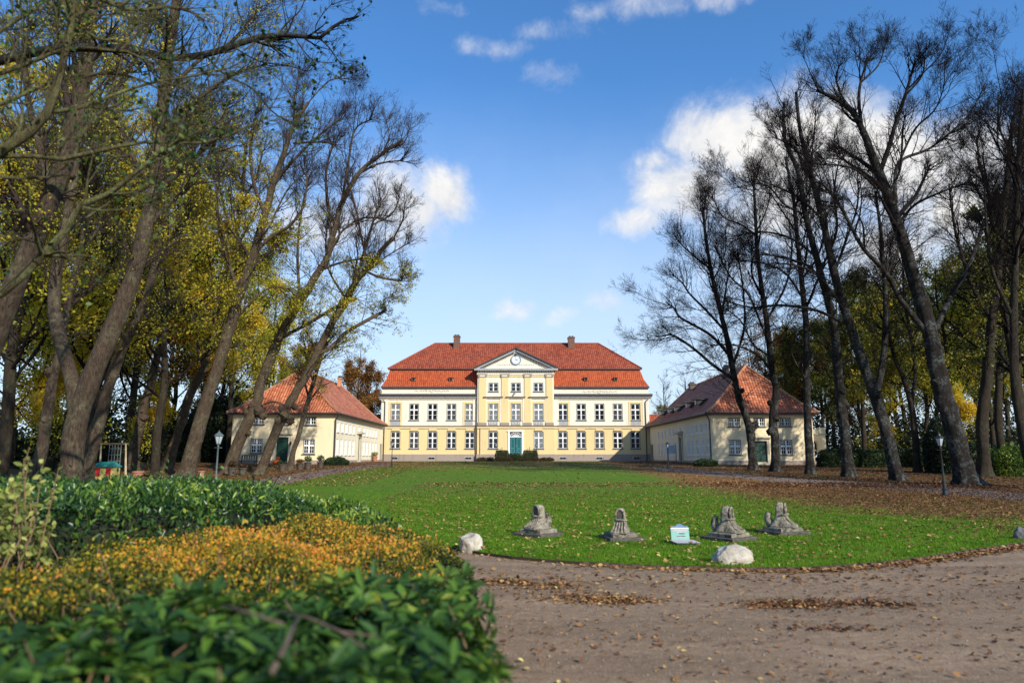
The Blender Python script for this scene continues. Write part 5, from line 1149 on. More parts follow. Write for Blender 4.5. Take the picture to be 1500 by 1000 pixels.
prop(put('undergrowth', woods_mass('undergrowth', [(-75, -30, 86, 108, 9, 1), (-75, -42, 60, 80, 4.5, .6)], 22000, .42, 5)), label='dark undergrowth of the wood behind the left avenue', cat='undergrowth', kind='stuff')
prop(put('undergrowth', woods_mass('undergrowth', [(33, 90, 108, 130, 9, 1), (46, 95, 78, 105, 5.5, .9)], 26000, .42, 6)), label='dark undergrowth of the wood behind the right avenue', cat='undergrowth', kind='stuff')
# ================================================================ SHRUBS AND HEDGES
def poly_dist(x, y, poly):
    """signed distance (inside positive) of points to polygon"""
    P = np.array(poly, float); Q = np.roll(P, -1, 0); d = np.full(x.shape, 1e9); ins = np.zeros(x.shape, bool)
    for a, b in zip(P, Q):
        e = b - a; t = np.clip(((x - a[0]) * e[0] + (y - a[1]) * e[1]) / (e @ e), 0, 1)
        d = np.minimum(d, np.hypot(x - a[0] - t * e[0], y - a[1] - t * e[1]))
        c = (a[1] > y) != (b[1] > y); xi = a[0] + (y - a[1]) / (b[1] - a[1] + 1e-12) * e[0]; ins ^= c & (x < xi)
    return np.where(ins, d, -d)
def lump2(x, y, s=1., sd=0):
    return .5 * np.sin(x * 2.3 * s + sd) * np.cos(y * 2.9 * s + 1.7 * sd) + .3 * np.sin(x * 5.1 * s + y * 3.7 * s + sd) + .2 * np.sin(x * 9.7 * s - y * 8.3 * s)
def hedge(name, label, cat_, poly, top, n, L, W, leafm, sd, shell=.2, rnd_edge=.45, lump=.06, ls=1., droop=0., whorl=0, fine=True, core='dark2c', twigs=0, upish=.6, group=None, rb=None, edrop=.42, stray_h=.03):
    r = np.random.default_rng(sd); P = np.array(poly); x0_, y0_ = P.min(0); x1_, y1_ = P.max(0); c = P.mean(0); gz_ = float(G(c[1]))
    def H(x, y, d):
        e = np.clip(d / rnd_edge, 0, 1); return gz_ + (top(x, y) + lump * lump2(x, y, ls, sd)) * (1 - edrop * (1 - e) ** 2)
    pts = []; need = n; zmax = gz_ + 1.25 * max(float(np.max(top(np.array([x0_, x1_, c[0]]), np.array([y0_, y1_, c[1]])))), .1)
    got = 0
    while got < n:
        m = n * 6; x = r.uniform(x0_, x1_, m); y = r.uniform(y0_, y1_, m); d = poly_dist(x, y, poly); h = H(x, y, d)
        z = r.uniform(gz_, zmax, m); k = (d > 0) & (z < h); s_ = np.minimum(d, h - z); k &= (s_ < shell * r.random(m) ** .7)
        q = np.stack([x, y, z, h - z, d], 1)[k]; pts.append(q); got += len(q)
    q = np.concatenate(pts)[:n]; pos = q[:, :3].copy(); stray = r.random(n) < .07; pos[:, 2] += stray * r.exponential(stray_h, n)
    eps = .05; g0 = poly_dist(pos[:, 0], pos[:, 1], poly); gx = (poly_dist(pos[:, 0] + eps, pos[:, 1], poly) - g0) / eps; gy = (poly_dist(pos[:, 0], pos[:, 1] + eps, poly) - g0) / eps
    side = (q[:, 4] < q[:, 3])[:, None]; out = np.where(side, np.stack([-gx, -gy, np.full(n, .35)], 1), np.array([[0, 0, 1.]])); out = unit(out)
    root = thing(name, (c[0], c[1], gz_), label, cat_, group); b = np.array(root.location)
    if whorl:
        out = unit(out + .45 * randdir(n, r)); a0 = randdir(n, r); a = unit(np.cross(out, a0)); b2 = np.cross(out, a); VV, FF, RR_ = [], [], []
        base_r = r.random(n)
        for k in range(whorl):
            th = k * 2 * math.pi / whorl + r.normal(size=n) * .25; el = r.normal(size=n) * .28 + .15 - droop
            ax = unit(np.cos(th)[:, None] * a * np.cos(el)[:, None] + np.sin(th)[:, None] * b2 * np.cos(el)[:, None] + np.sin(el)[:, None] * out)
            V, Fq = leaves(pos + ax * .012, ax, L * r.uniform(.45, 1.2, n) * r.uniform(.7, 1.15, n), W * r.uniform(.8, 1.2, n), r, nrm=out + .35 * randdir(n, r)); VV.append(V); FF.append(Fq); RR_.append(np.clip(base_r * .6 + .4 * r.random(n), 0, 1))
        V, Fq = cat(list(zip(VV, FF))); rn = np.repeat(np.concatenate(RR_), 2)
    else:
        ax = unit(out * upish + randdir(n, r)); V, Fq = leaves(pos, ax, L * r.uniform(.6, 1.35, n), W * r.uniform(.7, 1.3, n), r, fine=fine)
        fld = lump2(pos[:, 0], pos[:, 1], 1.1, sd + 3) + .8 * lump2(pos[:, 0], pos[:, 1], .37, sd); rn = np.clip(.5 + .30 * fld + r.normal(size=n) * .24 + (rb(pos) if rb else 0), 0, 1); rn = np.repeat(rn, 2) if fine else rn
    put('foliage', np_mesh('foliage', V - b, Fq, LM[leafm], rnd=rn), root)
    # solid filler, its colour darkened for the shade inside the foliage
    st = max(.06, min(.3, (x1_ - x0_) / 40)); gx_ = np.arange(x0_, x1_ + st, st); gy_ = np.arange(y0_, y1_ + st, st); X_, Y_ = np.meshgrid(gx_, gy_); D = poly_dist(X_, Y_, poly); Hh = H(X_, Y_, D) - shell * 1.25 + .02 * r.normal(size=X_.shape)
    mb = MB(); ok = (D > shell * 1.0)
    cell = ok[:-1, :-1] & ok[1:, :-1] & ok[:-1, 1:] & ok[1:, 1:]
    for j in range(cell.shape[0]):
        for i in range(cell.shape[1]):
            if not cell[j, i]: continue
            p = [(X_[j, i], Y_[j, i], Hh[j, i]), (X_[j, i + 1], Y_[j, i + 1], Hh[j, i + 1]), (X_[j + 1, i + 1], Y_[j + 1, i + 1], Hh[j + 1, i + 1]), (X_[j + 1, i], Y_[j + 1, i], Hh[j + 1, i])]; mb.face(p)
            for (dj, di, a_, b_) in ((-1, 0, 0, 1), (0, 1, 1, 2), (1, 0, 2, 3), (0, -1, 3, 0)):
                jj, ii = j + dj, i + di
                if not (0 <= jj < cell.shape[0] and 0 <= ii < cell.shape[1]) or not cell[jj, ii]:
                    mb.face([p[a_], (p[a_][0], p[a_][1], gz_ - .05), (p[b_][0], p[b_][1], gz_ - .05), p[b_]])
    if mb.f: mb.build('inner_shade_fill', M['inner'], root, merge=True)
    if twigs:
        I = r.choice(n, twigs); A = pos[I]; D_ = unit(out[I] + .6 * randdir(twigs, r)); Pt = np.stack([A - D_ * .25, A - D_ * .05, A + D_ * .06 + .02 * randdir(twigs, r)], 1)
        V, Fq = tubes(Pt, np.tile([.006, .004, .002], (twigs, 1)) * 1.0, 4); prop(put('twigs', np_mesh('twigs', V - b, Fq, M['pale_twig'], smooth=True), root), kind='stuff')
    return root
M['inner'] = plain('dark_inner_fill', (.022, .028, .010), .95, var=.7, scale=14); M['pale_twig'] = plain('pale_twig', (.20, .12, .07), .8)  # inner: dark fill colour painted for the unlit hedge interior
LM['laurel'] = leafmat('glossy_laurel_leaves', [(0, (.010, .03, .010)), (.45, (.034, .09, .020)), (.8, (.12, .22, .03)), (1, (.32, .38, .05))], .3, .32, .45)
LM['rhodo'] = leafmat('rhododendron_leaves', [(0, (.010, .032, .010)), (.45, (.038, .098, .018)), (.75, (.11, .21, .028)), (.92, (.22, .28, .04)), (1, (.42, .36, .05))], .32, .45, .3)
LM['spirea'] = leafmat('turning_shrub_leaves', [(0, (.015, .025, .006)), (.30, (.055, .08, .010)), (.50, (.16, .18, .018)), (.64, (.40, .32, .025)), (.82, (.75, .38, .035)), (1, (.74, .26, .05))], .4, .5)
LM['box'] = leafmat('box_leaves', [(0, (.008, .018, .008)), (.6, (.018, .042, .014)), (1, (.05, .09, .02))], .15)
LM['heath'] = leafmat('reddish_shrub_leaves', [(0, (.02, .014, .008)), (.6, (.05, .03, .014)), (1, (.13, .06, .025))], .2)
LM['pale'] = leafmat('pale_yellow_leaves', [(0, (.10, .13, .03)), (.5, (.24, .28, .06)), (1, (.50, .50, .15))], .4, .5)
LM['lit'] = leafmat('bright_green_leaves', [(0, (.02, .05, .01)), (.5, (.09, .17, .02)), (1, (.30, .34, .05))], .4)
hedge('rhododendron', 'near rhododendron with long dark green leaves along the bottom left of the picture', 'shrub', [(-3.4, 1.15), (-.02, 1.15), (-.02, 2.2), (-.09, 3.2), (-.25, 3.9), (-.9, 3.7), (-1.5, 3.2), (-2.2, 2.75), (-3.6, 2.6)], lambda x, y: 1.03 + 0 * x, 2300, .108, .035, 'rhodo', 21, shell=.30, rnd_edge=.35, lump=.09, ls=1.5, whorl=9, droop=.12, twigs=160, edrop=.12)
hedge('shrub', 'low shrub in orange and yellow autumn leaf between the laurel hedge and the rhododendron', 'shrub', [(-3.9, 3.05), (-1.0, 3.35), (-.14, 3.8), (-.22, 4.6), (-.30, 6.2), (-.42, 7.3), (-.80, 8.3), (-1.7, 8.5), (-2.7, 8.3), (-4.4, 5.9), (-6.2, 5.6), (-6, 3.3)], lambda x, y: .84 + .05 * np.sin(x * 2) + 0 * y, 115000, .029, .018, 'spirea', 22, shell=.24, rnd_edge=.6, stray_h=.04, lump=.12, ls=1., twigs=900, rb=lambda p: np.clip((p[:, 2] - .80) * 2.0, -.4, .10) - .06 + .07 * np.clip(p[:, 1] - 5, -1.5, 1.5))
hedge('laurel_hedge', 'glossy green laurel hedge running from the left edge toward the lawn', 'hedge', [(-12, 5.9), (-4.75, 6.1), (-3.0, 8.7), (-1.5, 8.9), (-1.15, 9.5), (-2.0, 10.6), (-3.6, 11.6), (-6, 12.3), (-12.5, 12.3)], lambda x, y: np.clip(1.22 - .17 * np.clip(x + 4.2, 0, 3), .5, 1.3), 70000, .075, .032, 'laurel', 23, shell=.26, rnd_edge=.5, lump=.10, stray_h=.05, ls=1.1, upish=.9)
# bare sticks lying on the rhododendron
M['deadwood'] = plain('dead_bark', (.10, .072, .055), .9, var=.5, scale=30); sk = thing('dead_branch', (-.9, 2.1, 0), 'bare grey dead branch lying on top of the near rhododendron', 'branch')
sb = MB(); w_ = lambda px, py, y: tuple(at(px, py, y))
sb.tube([w_(325, 886, 2.1), w_(360, 895, 2.08), (w_(415, 913, 2.0))], [.003, .004, .004], 8); sb.tube([w_(398, 985, 1.75), w_(418, 945, 1.85), w_(436, 903, 2.0)], [.008, .007, .005], 8); sb.tube([w_(400, 893, 2.25), w_(455, 905, 2.2), w_(500, 925, 2.15), w_(545, 955, 2.1)], [.003, .004, .004, .003], 8); sb.tube([w_(500, 925, 2.15), w_(560, 932, 2.2)], [.005, .003], 6)
o_ = sb.mesh('dead_branch', M['deadwood'], (0, 0, 0), True); sbo = put('stick', o_, sk, (.9, -2.1, 0))
# pale plant by the left edge
pp = thing('leafy_plant', (-4.0, 5.7, 0), 'pale yellow-leaved plant with dry brown stems at the left picture edge', 'plant')
r_ = np.random.default_rng(9); ns_ = 60; B = np.stack([r_.uniform(-4.9, -3.85, ns_), r_.uniform(5.4, 6.0, ns_), np.full(ns_, .6)], 1); T = B + np.stack([r_.normal(size=ns_) * .10, r_.normal(size=ns_) * .08, r_.uniform(.45, 1.15, ns_) - .35 * np.clip(B[:, 0] + 4.3, 0, 1)], 1)
Pt = np.stack([B, (B + T) / 2 + r_.normal(size=(ns_, 3)) * .04, T], 1); V, Fq = tubes(Pt, np.tile([.006, .005, .003], (ns_, 1)), 5); put('stems', np_mesh('stems', V - np.array(pp.location), Fq, M['pale_twig'], smooth=True), pp)
n_ = 1100; I = r_.integers(0, ns_, n_); t_ = r_.uniform(.35, 1.02, n_)[:, None]; pos = B[I] * (1 - t_) + T[I] * t_; ax = randdir(n_, r_); V, Fq = leaves(pos, ax, r_.uniform(.04, .085, n_), r_.uniform(.03, .05, n_), r_); put('foliage', np_mesh('foliage', V - np.array(pp.location), Fq, LM['pale'], rnd=np.repeat(r_.random(n_), 2)), pp)

def boxpoly(pxa, pxb, Y, dep):
    a, b = xr(pxa, 670, Y), xr(pxb, 670, Y); return [(a, Y), (b, Y), (b, Y + dep), (a, Y + dep)]
def ovalpoly(px, wpx, Y, dep, n=14):
    c = xr(px, 672, Y); w2 = wpx / 986 * Y / 2; return [(c + w2 * math.cos(k * 2 * math.pi / n), Y + dep / 2 + dep / 2 * math.sin(k * 2 * math.pi / n)) for k in range(n)]
K = lambda h: (lambda x, y: h + 0 * x)
Hd = dict(fine=False, lump=.02)
hedge('box_hedge', 'clipped dark box hedge left of the teal front door', 'hedge', boxpoly(725.5, 745, 93.6, 2.2), K(1.45), 4200, .09, .06, 'box', 31, shell=.14, rnd_edge=.15, **Hd)
hedge('box_hedge', 'clipped dark box hedge right of the teal front door', 'hedge', boxpoly(766, 787.8, 93.6, 2.2), K(1.45), 4200, .09, .06, 'box', 32, shell=.14, rnd_edge=.15, **Hd)
hedge('shrub', 'rounded low dark shrub at the foot of the manor steps', 'shrub', ovalpoly(755, 25, 92.8, 1.4), K(1.0), 2200, .1, .07, 'box', 33, shell=.16, rnd_edge=.5, fine=False, lump=.12)
hedge('shrub', 'low reddish-brown shrub in front of the left box hedge', 'shrub', ovalpoly(738, 26, 91, 1.3), K(.55), 1800, .1, .07, 'heath', 34, shell=.16, rnd_edge=.5, fine=False, lump=.1)
hedge('shrub', 'low reddish-brown shrub in front of the right box hedge', 'shrub', ovalpoly(776, 30, 91, 1.3), K(.55), 1800, .1, .07, 'heath', 35, shell=.16, rnd_edge=.5, fine=False, lump=.1)
hedge('shrub', 'low creeping shrub against the manor plinth left of the steps', 'shrub', ovalpoly(711, 28, 96, 1.3), K(.55), 1500, .1, .07, 'heath', 36, shell=.16, rnd_edge=.8, fine=False, lump=.1)
hedge('shrub', 'low creeping shrub against the manor plinth right of the steps', 'shrub', ovalpoly(800, 24, 96, 1.3), K(.5), 1500, .1, .07, 'heath', 37, shell=.16, rnd_edge=.8, fine=False, lump=.1)
hedge('shrub', 'dark green low bush by the front corner of the left wing', 'shrub', ovalpoly(489, 36, 66.5, 2.0), K(.72), 3600, .11, .07, 'box', 38, shell=.2, rnd_edge=.9, fine=False, lump=.12)
hedge('shrub', 'dark green low bush by the front corner of the right wing', 'shrub', ovalpoly(1038, 34, 63.5, 2.0), K(.62), 3400, .11, .07, 'box', 39, shell=.2, rnd_edge=.9, fine=False, lump=.12)
hedge('clipped_hedge', 'long clipped dark hedge between the archway and the nearest right lamp', 'hedge', boxpoly(1207, 1352, 62, 1.6), K(1.5), 9000, .16, .1, 'box', 40, shell=.2, rnd_edge=.3, fine=False, lump=.08)
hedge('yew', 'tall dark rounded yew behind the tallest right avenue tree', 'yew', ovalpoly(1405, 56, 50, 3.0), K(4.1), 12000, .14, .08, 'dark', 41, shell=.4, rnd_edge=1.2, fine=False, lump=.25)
hedge('shrub', 'sunlit yellow-green bush between two dark trunks at right', 'shrub', ovalpoly(1457, 20, 48.5, 1.2), K(2.0), 1500, .13, .08, 'lit', 42, shell=.3, rnd_edge=.6, fine=False, lump=.3)
hedge('shrub', 'loose green bush at the right picture edge under the leaning trunk', 'shrub', ovalpoly(1497, 46, 47, 2.0), K(2.0), 3200, .14, .08, 'lit', 43, shell=.45, rnd_edge=.9, fine=False, lump=.35)
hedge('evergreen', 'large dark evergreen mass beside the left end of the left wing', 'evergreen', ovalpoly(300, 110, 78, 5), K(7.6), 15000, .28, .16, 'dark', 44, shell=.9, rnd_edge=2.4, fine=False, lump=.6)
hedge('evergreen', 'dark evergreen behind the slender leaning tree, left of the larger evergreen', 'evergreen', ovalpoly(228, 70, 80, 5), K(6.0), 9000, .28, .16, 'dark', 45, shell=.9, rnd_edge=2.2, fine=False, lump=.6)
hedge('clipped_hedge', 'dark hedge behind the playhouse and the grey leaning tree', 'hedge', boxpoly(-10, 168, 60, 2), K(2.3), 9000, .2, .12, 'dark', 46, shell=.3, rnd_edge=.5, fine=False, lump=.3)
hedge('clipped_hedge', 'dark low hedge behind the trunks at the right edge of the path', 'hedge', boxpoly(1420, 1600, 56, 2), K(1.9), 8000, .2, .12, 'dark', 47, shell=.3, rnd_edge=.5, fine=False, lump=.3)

# ================================================================ STONES
def rock(name, label, px, row, wpx, hpx, sd, mat='boulder', flat=.35, dep=.8, blocky=False):
    p = gp(px, row); w2 = wpx / 986 * p[1] / 2; h = hpx / 986 * p[1]
    bm = bmesh.new(); bmesh.ops.create_icosphere(bm, subdivisions=5, radius=1); r = random.Random(sd); ph = [[r.uniform(0, 6) for _ in range(3)] for _ in range(10)]; cuts = [(Vector((r.gauss(0, 1), r.gauss(0, 1), r.gauss(0, .8))).normalized(), r.uniform(.72, .9)) for _ in range(11)]
    for v in bm.verts:
        d = v.co.normalized(); f = 1.
        for n_, c in cuts:
            k = d.dot(n_)
            if k > c: f *= 1 - (1 - c / k) * .75
        for i, a in enumerate(ph): s_ = 1.5 + i * .9; f += .055 / (1 + i * .55) * math.sin(d.x * s_ + a[0]) * math.sin(d.y * s_ + a[1]) * math.sin(d.z * s_ + a[2]) * 1.6
        if blocky: q_ = (abs(d.x) ** 3.2 + abs(d.y) ** 2.6 + abs(d.z) ** 3) ** (-1 / 3); f *= .45 + .55 * q_ * .93
        v.co = Vector((d.x * f * w2 * 1.04, d.y * f * w2 * dep, (d.z * f * (1 + flat) ) * h * .56 if d.z < 0 else d.z * f * h * .56))
        v.co.z += h * .44
    me = bpy.data.meshes.new(name); bm.to_mesh(me); bm.free(); me.materials.append(M[mat]); me.polygons.foreach_set('use_smooth', [True] * len(me.polygons))
    o = put(name, me, None, (p[0], p[1] + w2 * dep * .6, p[2] + .0)); return prop(o, label, 'boulder')
def boulder_mat():
    t = NT('pale_granite'); o = t.n('ShaderNodeTexCoord').outputs['Object']; n1 = t.noise(5, 7, .7, o, .4); n2 = t.noise(45, 4, .7, o); n3 = t.noise(2.3, 4, .6, o)
    c = t.ramp(n1, [(.3, (.26, .22, .17)), (.5, (.50, .45, .37)), (.68, (.66, .60, .50))]); c = t.mix(t.mr(n2, .55, .7, 0, .6), c, (.16, .13, .10)); c = t.mix(t.mr(n3, .56, .7, 0, .5), c, (.24, .17, .10))
    t.bump(t.math('ADD', n1, t.math('MULTIPLY', n2, .4)), .9, .04); return t.fin(c, .85, .2)
M['boulder'] = boulder_mat()
rock('boulder', 'small pale rounded boulder on the lawn edge beside the orange shrub', 689, 810, 33, 27, 3, blocky=True)
rock('boulder', 'large pale flat-topped boulder on the lawn edge in front of the statues', 1078, 831, 56, 30, 8, dep=.62, blocky=True)
M['darkrock'] = plain('dark_boulder', (.10, .10, .105), .8, var=.4, scale=9, bump=.8)
rock('boulder', 'dark grey boulder cut by the right picture edge', 1502, 793, 22, 20, 5, mat='darkrock')
def stone_mat():
    t = NT('weathered_sandstone'); o = t.n('ShaderNodeTexCoord').outputs['Object']; n1 = t.noise(6, 7, .7, o, .3); n2 = t.noise(30, 5, .75, o); n3 = t.noise(2.6, 5, .65, o)
    c = t.ramp(n1, [(.36, (.05, .045, .035)), (.48, (.27, .235, .18)), (.64, (.50, .43, .33))]); c = t.mix(t.mr(n3, .5, .66, 0, .75), c, (.075, .08, .055)); c = t.mix(t.mr(n2, .5, .75, 0, .6), c, (.05, .045, .035))
    t.bump(t.math('ADD', n1, n2), 1., .03); return t.fin(c, .92, .1)
M['sand'] = stone_mat(); M['darkstone'] = plain('dark_slab', (.085, .075, .062), .9, var=.5, scale=12, bump=.7)
def rough(me, amt, sd):
    r = random.Random(sd); ph = [[r.uniform(0, 6) for _ in range(3)] for _ in range(6)]
    for v in me.vertices:
        c = v.co; s_ = 0
        for i, a in enumerate(ph): k = 9 + i * 9; s_ += math.sin(c.x * k + a[0]) * math.sin(c.y * k + a[1]) * math.sin(c.z * k + a[2]) / (1 + i * .4)
        n = v.normal; v.co = c + n * s_ * amt
def loft(secs, m=0):
    mb = MB()
    for a, b in zip(secs, secs[1:]):
        k = len(a)
        for j in range(k): mb.face([a[j], a[(j + 1) % k], b[(j + 1) % k], b[j]], m)
    mb.face(secs[-1], m); mb.face(secs[0][::-1], m); return mb
def statue(label, px, row, phi, slabrot, sc_, sd, volute=True):
    p = gp(px, row); p[2] = G(p[1]) + .05; root = thing('stone_sculpture', p, label, 'sculpture', 'weathered sandstone scroll pieces on the lawn')
    def sq(h, z0, z1, rot, bev=.015):
        S_ = []
        for z, hh in ((z0, h), (z1 - bev, h), (z1, h - bev)):
            ring = []
            for k in range(4):
                for t in np.linspace(0, 1, 7)[:-1]:
                    a = rot + k * math.pi / 2 + math.pi / 4; b = a + math.pi / 2; x = hh * 1.414 * ((1 - t) * math.cos(a) + t * math.cos(b)); y = hh * 1.414 * ((1 - t) * math.sin(a) + t * math.sin(b)); ring.append((x, y, z))
            S_.append(ring)
        return loft(S_)
    for nm, hh, z0, z1, mt in (('base_slab', .39, -.06, .07, 'darkstone'), ('upper_slab', .285, .07, .14, 'sand')):
        me = sq(hh * sc_, z0, z1, slabrot).mesh(nm, M[mt], merge=True); rough(me, .0035, sd); put(nm, me, root)
    c, s_ = math.cos(phi), math.sin(phi)
    secs = []; prof = [  # z, front x, back x, half width at front, at back
        (.14, .31, -.24, .20, .17), (.17, .295, -.22, .19, .165), (.22, .20, -.18, .160, .14), (.29, .125, -.145, .130, .115), (.36, .085, -.125, .108, .100), (.43, .068, -.115, .100, .094), (.50, .062, -.11, .098, .090), (.565, .056, -.105, .095, .085),
        (.60, .050, -.095, .086, .076), (.63, .038, -.075, .068, .058), (.65, .02, -.045, .038, .032)]
    for z, xf, xb, wf, wb in prof:
        ring = []
        for t in np.linspace(-1, 1, 9): ring.append((xf - .012 * math.cos(t * math.pi * 2.5) * (z < .4) - .02 * abs(t) ** 3, wf * t))
        for t in np.linspace(0, 1, 5)[1:-1]: ring.append((xf * (1 - t) + xb * t, wf * (1 - t) + wb * t - .006 * math.sin(t * 9)))
        for t in np.linspace(1, -1, 7): ring.append((xb, wb * t))
        for t in np.linspace(1, 0, 5)[1:-1]: ring.append((xf * (1 - t) + xb * t, -(wf * (1 - t) + wb * t)))
        secs.append([((x * c - y * s_) * sc_, (x * s_ + y * c) * sc_, .14 + (z - .14) * sc_) for x, y in ring])
    me = loft(secs).mesh('sculpture_body', M['sand'], smooth=True, merge=True); rough(me, .0045, sd + 1); put('sculpture_body', me, root)
    TP = lambda x, y, z: ((x * c - y * s_) * sc_, (x * s_ + y * c) * sc_, .14 + (z - .14) * sc_)
    a_ = MB(); pts = [TP(.078 - .02 * (k / 12 > 1), .088 * math.cos(math.pi * k / 12), .52 + .11 * math.sin(math.pi * k / 12)) for k in range(13)]
    pts = [TP(.085, .09, .40)] + pts + [TP(.085, -.09, .40)]; a_.tube(pts, .021 * sc_, 8)
    me = a_.mesh('arch_rim', M['sand'], smooth=True); rough(me, .003, sd + 2); put('arch_rim', me, root)
    n_ = MB(); k = 16; n_.face([TP(.079, .060 * math.cos(i * 2 * math.pi / k), .52 + .085 * math.sin(i * 2 * math.pi / k)) for i in range(k)]); put('niche_shade', n_.mesh('niche_shade', M['darkstone']), root)  # flat dark oval painted in place of a shaded hollow
    l_ = MB(); l_.tube([TP(.0, .135, .40), TP(.075, .11, .402), TP(.125, .04, .408), TP(.13, -.04, .408), TP(.075, -.11, .402), TP(.0, -.135, .40)], .022 * sc_, 8); me = l_.mesh('lip', M['sand'], smooth=True); rough(me, .003, sd + 3); put('lip', me, root)
    f_ = MB()
    for y in (-.11, -.055, 0, .055, .11): f_.tube([TP(.285, y * 1.35, .17), TP(.215, y * 1.2, .215), TP(.142, y * 1.05, .285), TP(.098, y * .95, .36), TP(.09, y * .85, .39)], [.024 * sc_, .02 * sc_, .016 * sc_, .013 * sc_, .01 * sc_], 7)
    me = f_.mesh('fluting', M['sand'], smooth=True); rough(me, .003, sd + 4); put('fluting', me, root)
    if volute:
        v_ = MB(); v_.tube([TP(-.14, 0, .16), TP(-.24, 0, .20), TP(-.28, 0, .27), TP(-.285, 0, .33), TP(-.27, 0, .38), TP(-.25, 0, .41), TP(-.23, 0, .40), TP(-.225, 0, .38)], [.11 * sc_, .105 * sc_, .085 * sc_, .075 * sc_, .07 * sc_, .065 * sc_, .05 * sc_, .03 * sc_], 10)
        me = v_.mesh('scroll', M['sand'], smooth=True); rough(me, .006, sd + 5); put('scroll', me, root)
statue('weathered stone sculpture furthest left, its arched face turned to the left', 789, 788, R(-140), R(47), .93, 50)
statue('smallest weathered stone sculpture, alone between the leftmost one and the mint sign', 910, 794, R(-112), R(12), .88, 60, False)
statue('weathered stone sculpture just behind the large pale boulder, facing right', 1068, 794, R(-38), R(35), .95, 70)
statue('weathered stone sculpture furthest right and furthest back, facing right', 1147, 785, R(-28), R(20), .97, 80)
# mint information panel
pz_ = gp(1003, 802); sg = thing('information_sign', (pz_[0], pz_[1], .05), 'small mint green sign with a blue crest-like top, leaning behind a pale slab', 'sign')
M['mint'] = plain('mint_paint', (.17, .38, .31), .45, var=.12, scale=8); M['ink'] = plain('dark_ink', (.04, .05, .08), .6); M['blue'] = plain('slate_blue', (.10, .16, .30), .5); M['paper'] = plain('pale_slab_top', (.42, .40, .42), .6, var=.08)
u_ = pz_[1] / 986
def spn(mb, pxa, pxb, ra, rb_, y0_, y1_, m=0):  # box given in picture pixels around the sign centre, metres local
    mb.box((pxa - 1003) * u_, (pxb - 1003) * u_, y0_, y1_, (803 - rb_) * u_, (803 - ra) * u_, m)
b_ = MB(); spn(b_, 988.3, 1014, 779, 797, .15, .17); b_.build('panel', M['mint'], None); bpy.context.view_layer.update(); o_ = COL.objects['panel']; o_.parent = sg; o_.rotation_euler = (R(-16), 0, 0)
b_ = MB(); spn(b_, 988.3, 1014, 777.6, 778.95, .14, .175, 0); o_ = b_.build('panel_frame', M['white'], None); o_.parent = sg; o_.rotation_euler = (R(-16), 0, 0)
b_ = MB(); P_ = [(-14, 25.4), (14 - 3, 25.4), (11, 27.5), (8, 28.2), (6, 27.2), (2.5, 30.2), (-1.5, 31.5), (-5.5, 30), (-8, 27.8), (-11, 28), (-14, 26.4)]; F_ = [(x * u_, .15, z * u_) for x, z in P_]; B_ = [(x, .168, z) for x, y, z in F_]
b_.face(F_); b_.face(B_[::-1])
for i in range(len(F_)): j = (i + 1) % len(F_); b_.face([F_[j], F_[i], B_[i], B_[j]])
o_ = b_.build('ornament_top', M['blue'], None); o_.parent = sg; o_.rotation_euler = (R(-16), 0, 0)
b_ = MB(); spn(b_, 990.5, 1012, 780, 782, .1475, .1495, 0); spn(b_, 996.5, 1008.5, 783.2, 784.6, .1475, .1495, 0); spn(b_, 995, 1009, 788.5, 791.2, .1475, .1495, 0); o_ = b_.build('white_band', M['paper'], None); o_.parent = sg; o_.rotation_euler = (R(-16), 0, 0)
b_ = MB(); rr = random.Random(3)
for row, pa_, pb_, h_ in ((785.2, 999.5, 1007, 1.4), (789.2, 996, 1008.5, 1.3)):
    x = pa_
    while x < pb_: w2 = rr.uniform(.5, 1.1); spn(b_, x, x + w2, row - h_ * rr.uniform(.2, .6), row + h_ * .5, .1455, .147, 0); x += w2 + .25
o_ = b_.build('lettering', M['ink'], None); o_.parent = sg; o_.rotation_euler = (R(-16), 0, 0)
b_ = MB(); b_.face([((984.5 - 1003) * u_, .13, .075), ((991 - 1003) * u_, -.07, .045), ((1025 - 1003) * u_, -.07, .045), ((1018.5 - 1003) * u_, .13, .075)]); b_.build('pale_plate', M['paper'], None); o_ = COL.objects['pale_plate']; o_.parent = sg
b_ = MB(); T_ = [((984.5 - 1003) * u_, .13, .073), ((991 - 1003) * u_, -.07, .043), ((1025 - 1003) * u_, -.07, .043), ((1018.5 - 1003) * u_, .13, .073)]; L_ = [(x, y, z - .014) for x, y, z in T_]
b_.face(L_[::-1])
for i in range(4): j = (i + 1) % 4; b_.face([T_[i], L_[i], L_[j], T_[j]])
b_.build('plate_edge', M['frame'], None); COL.objects['plate_edge'].parent = sg
MB().box(-.15, .2, -.04, .14, -.06, .028).build('sign_base', M['darkstone'], None); COL.objects['sign_base'].parent = sg

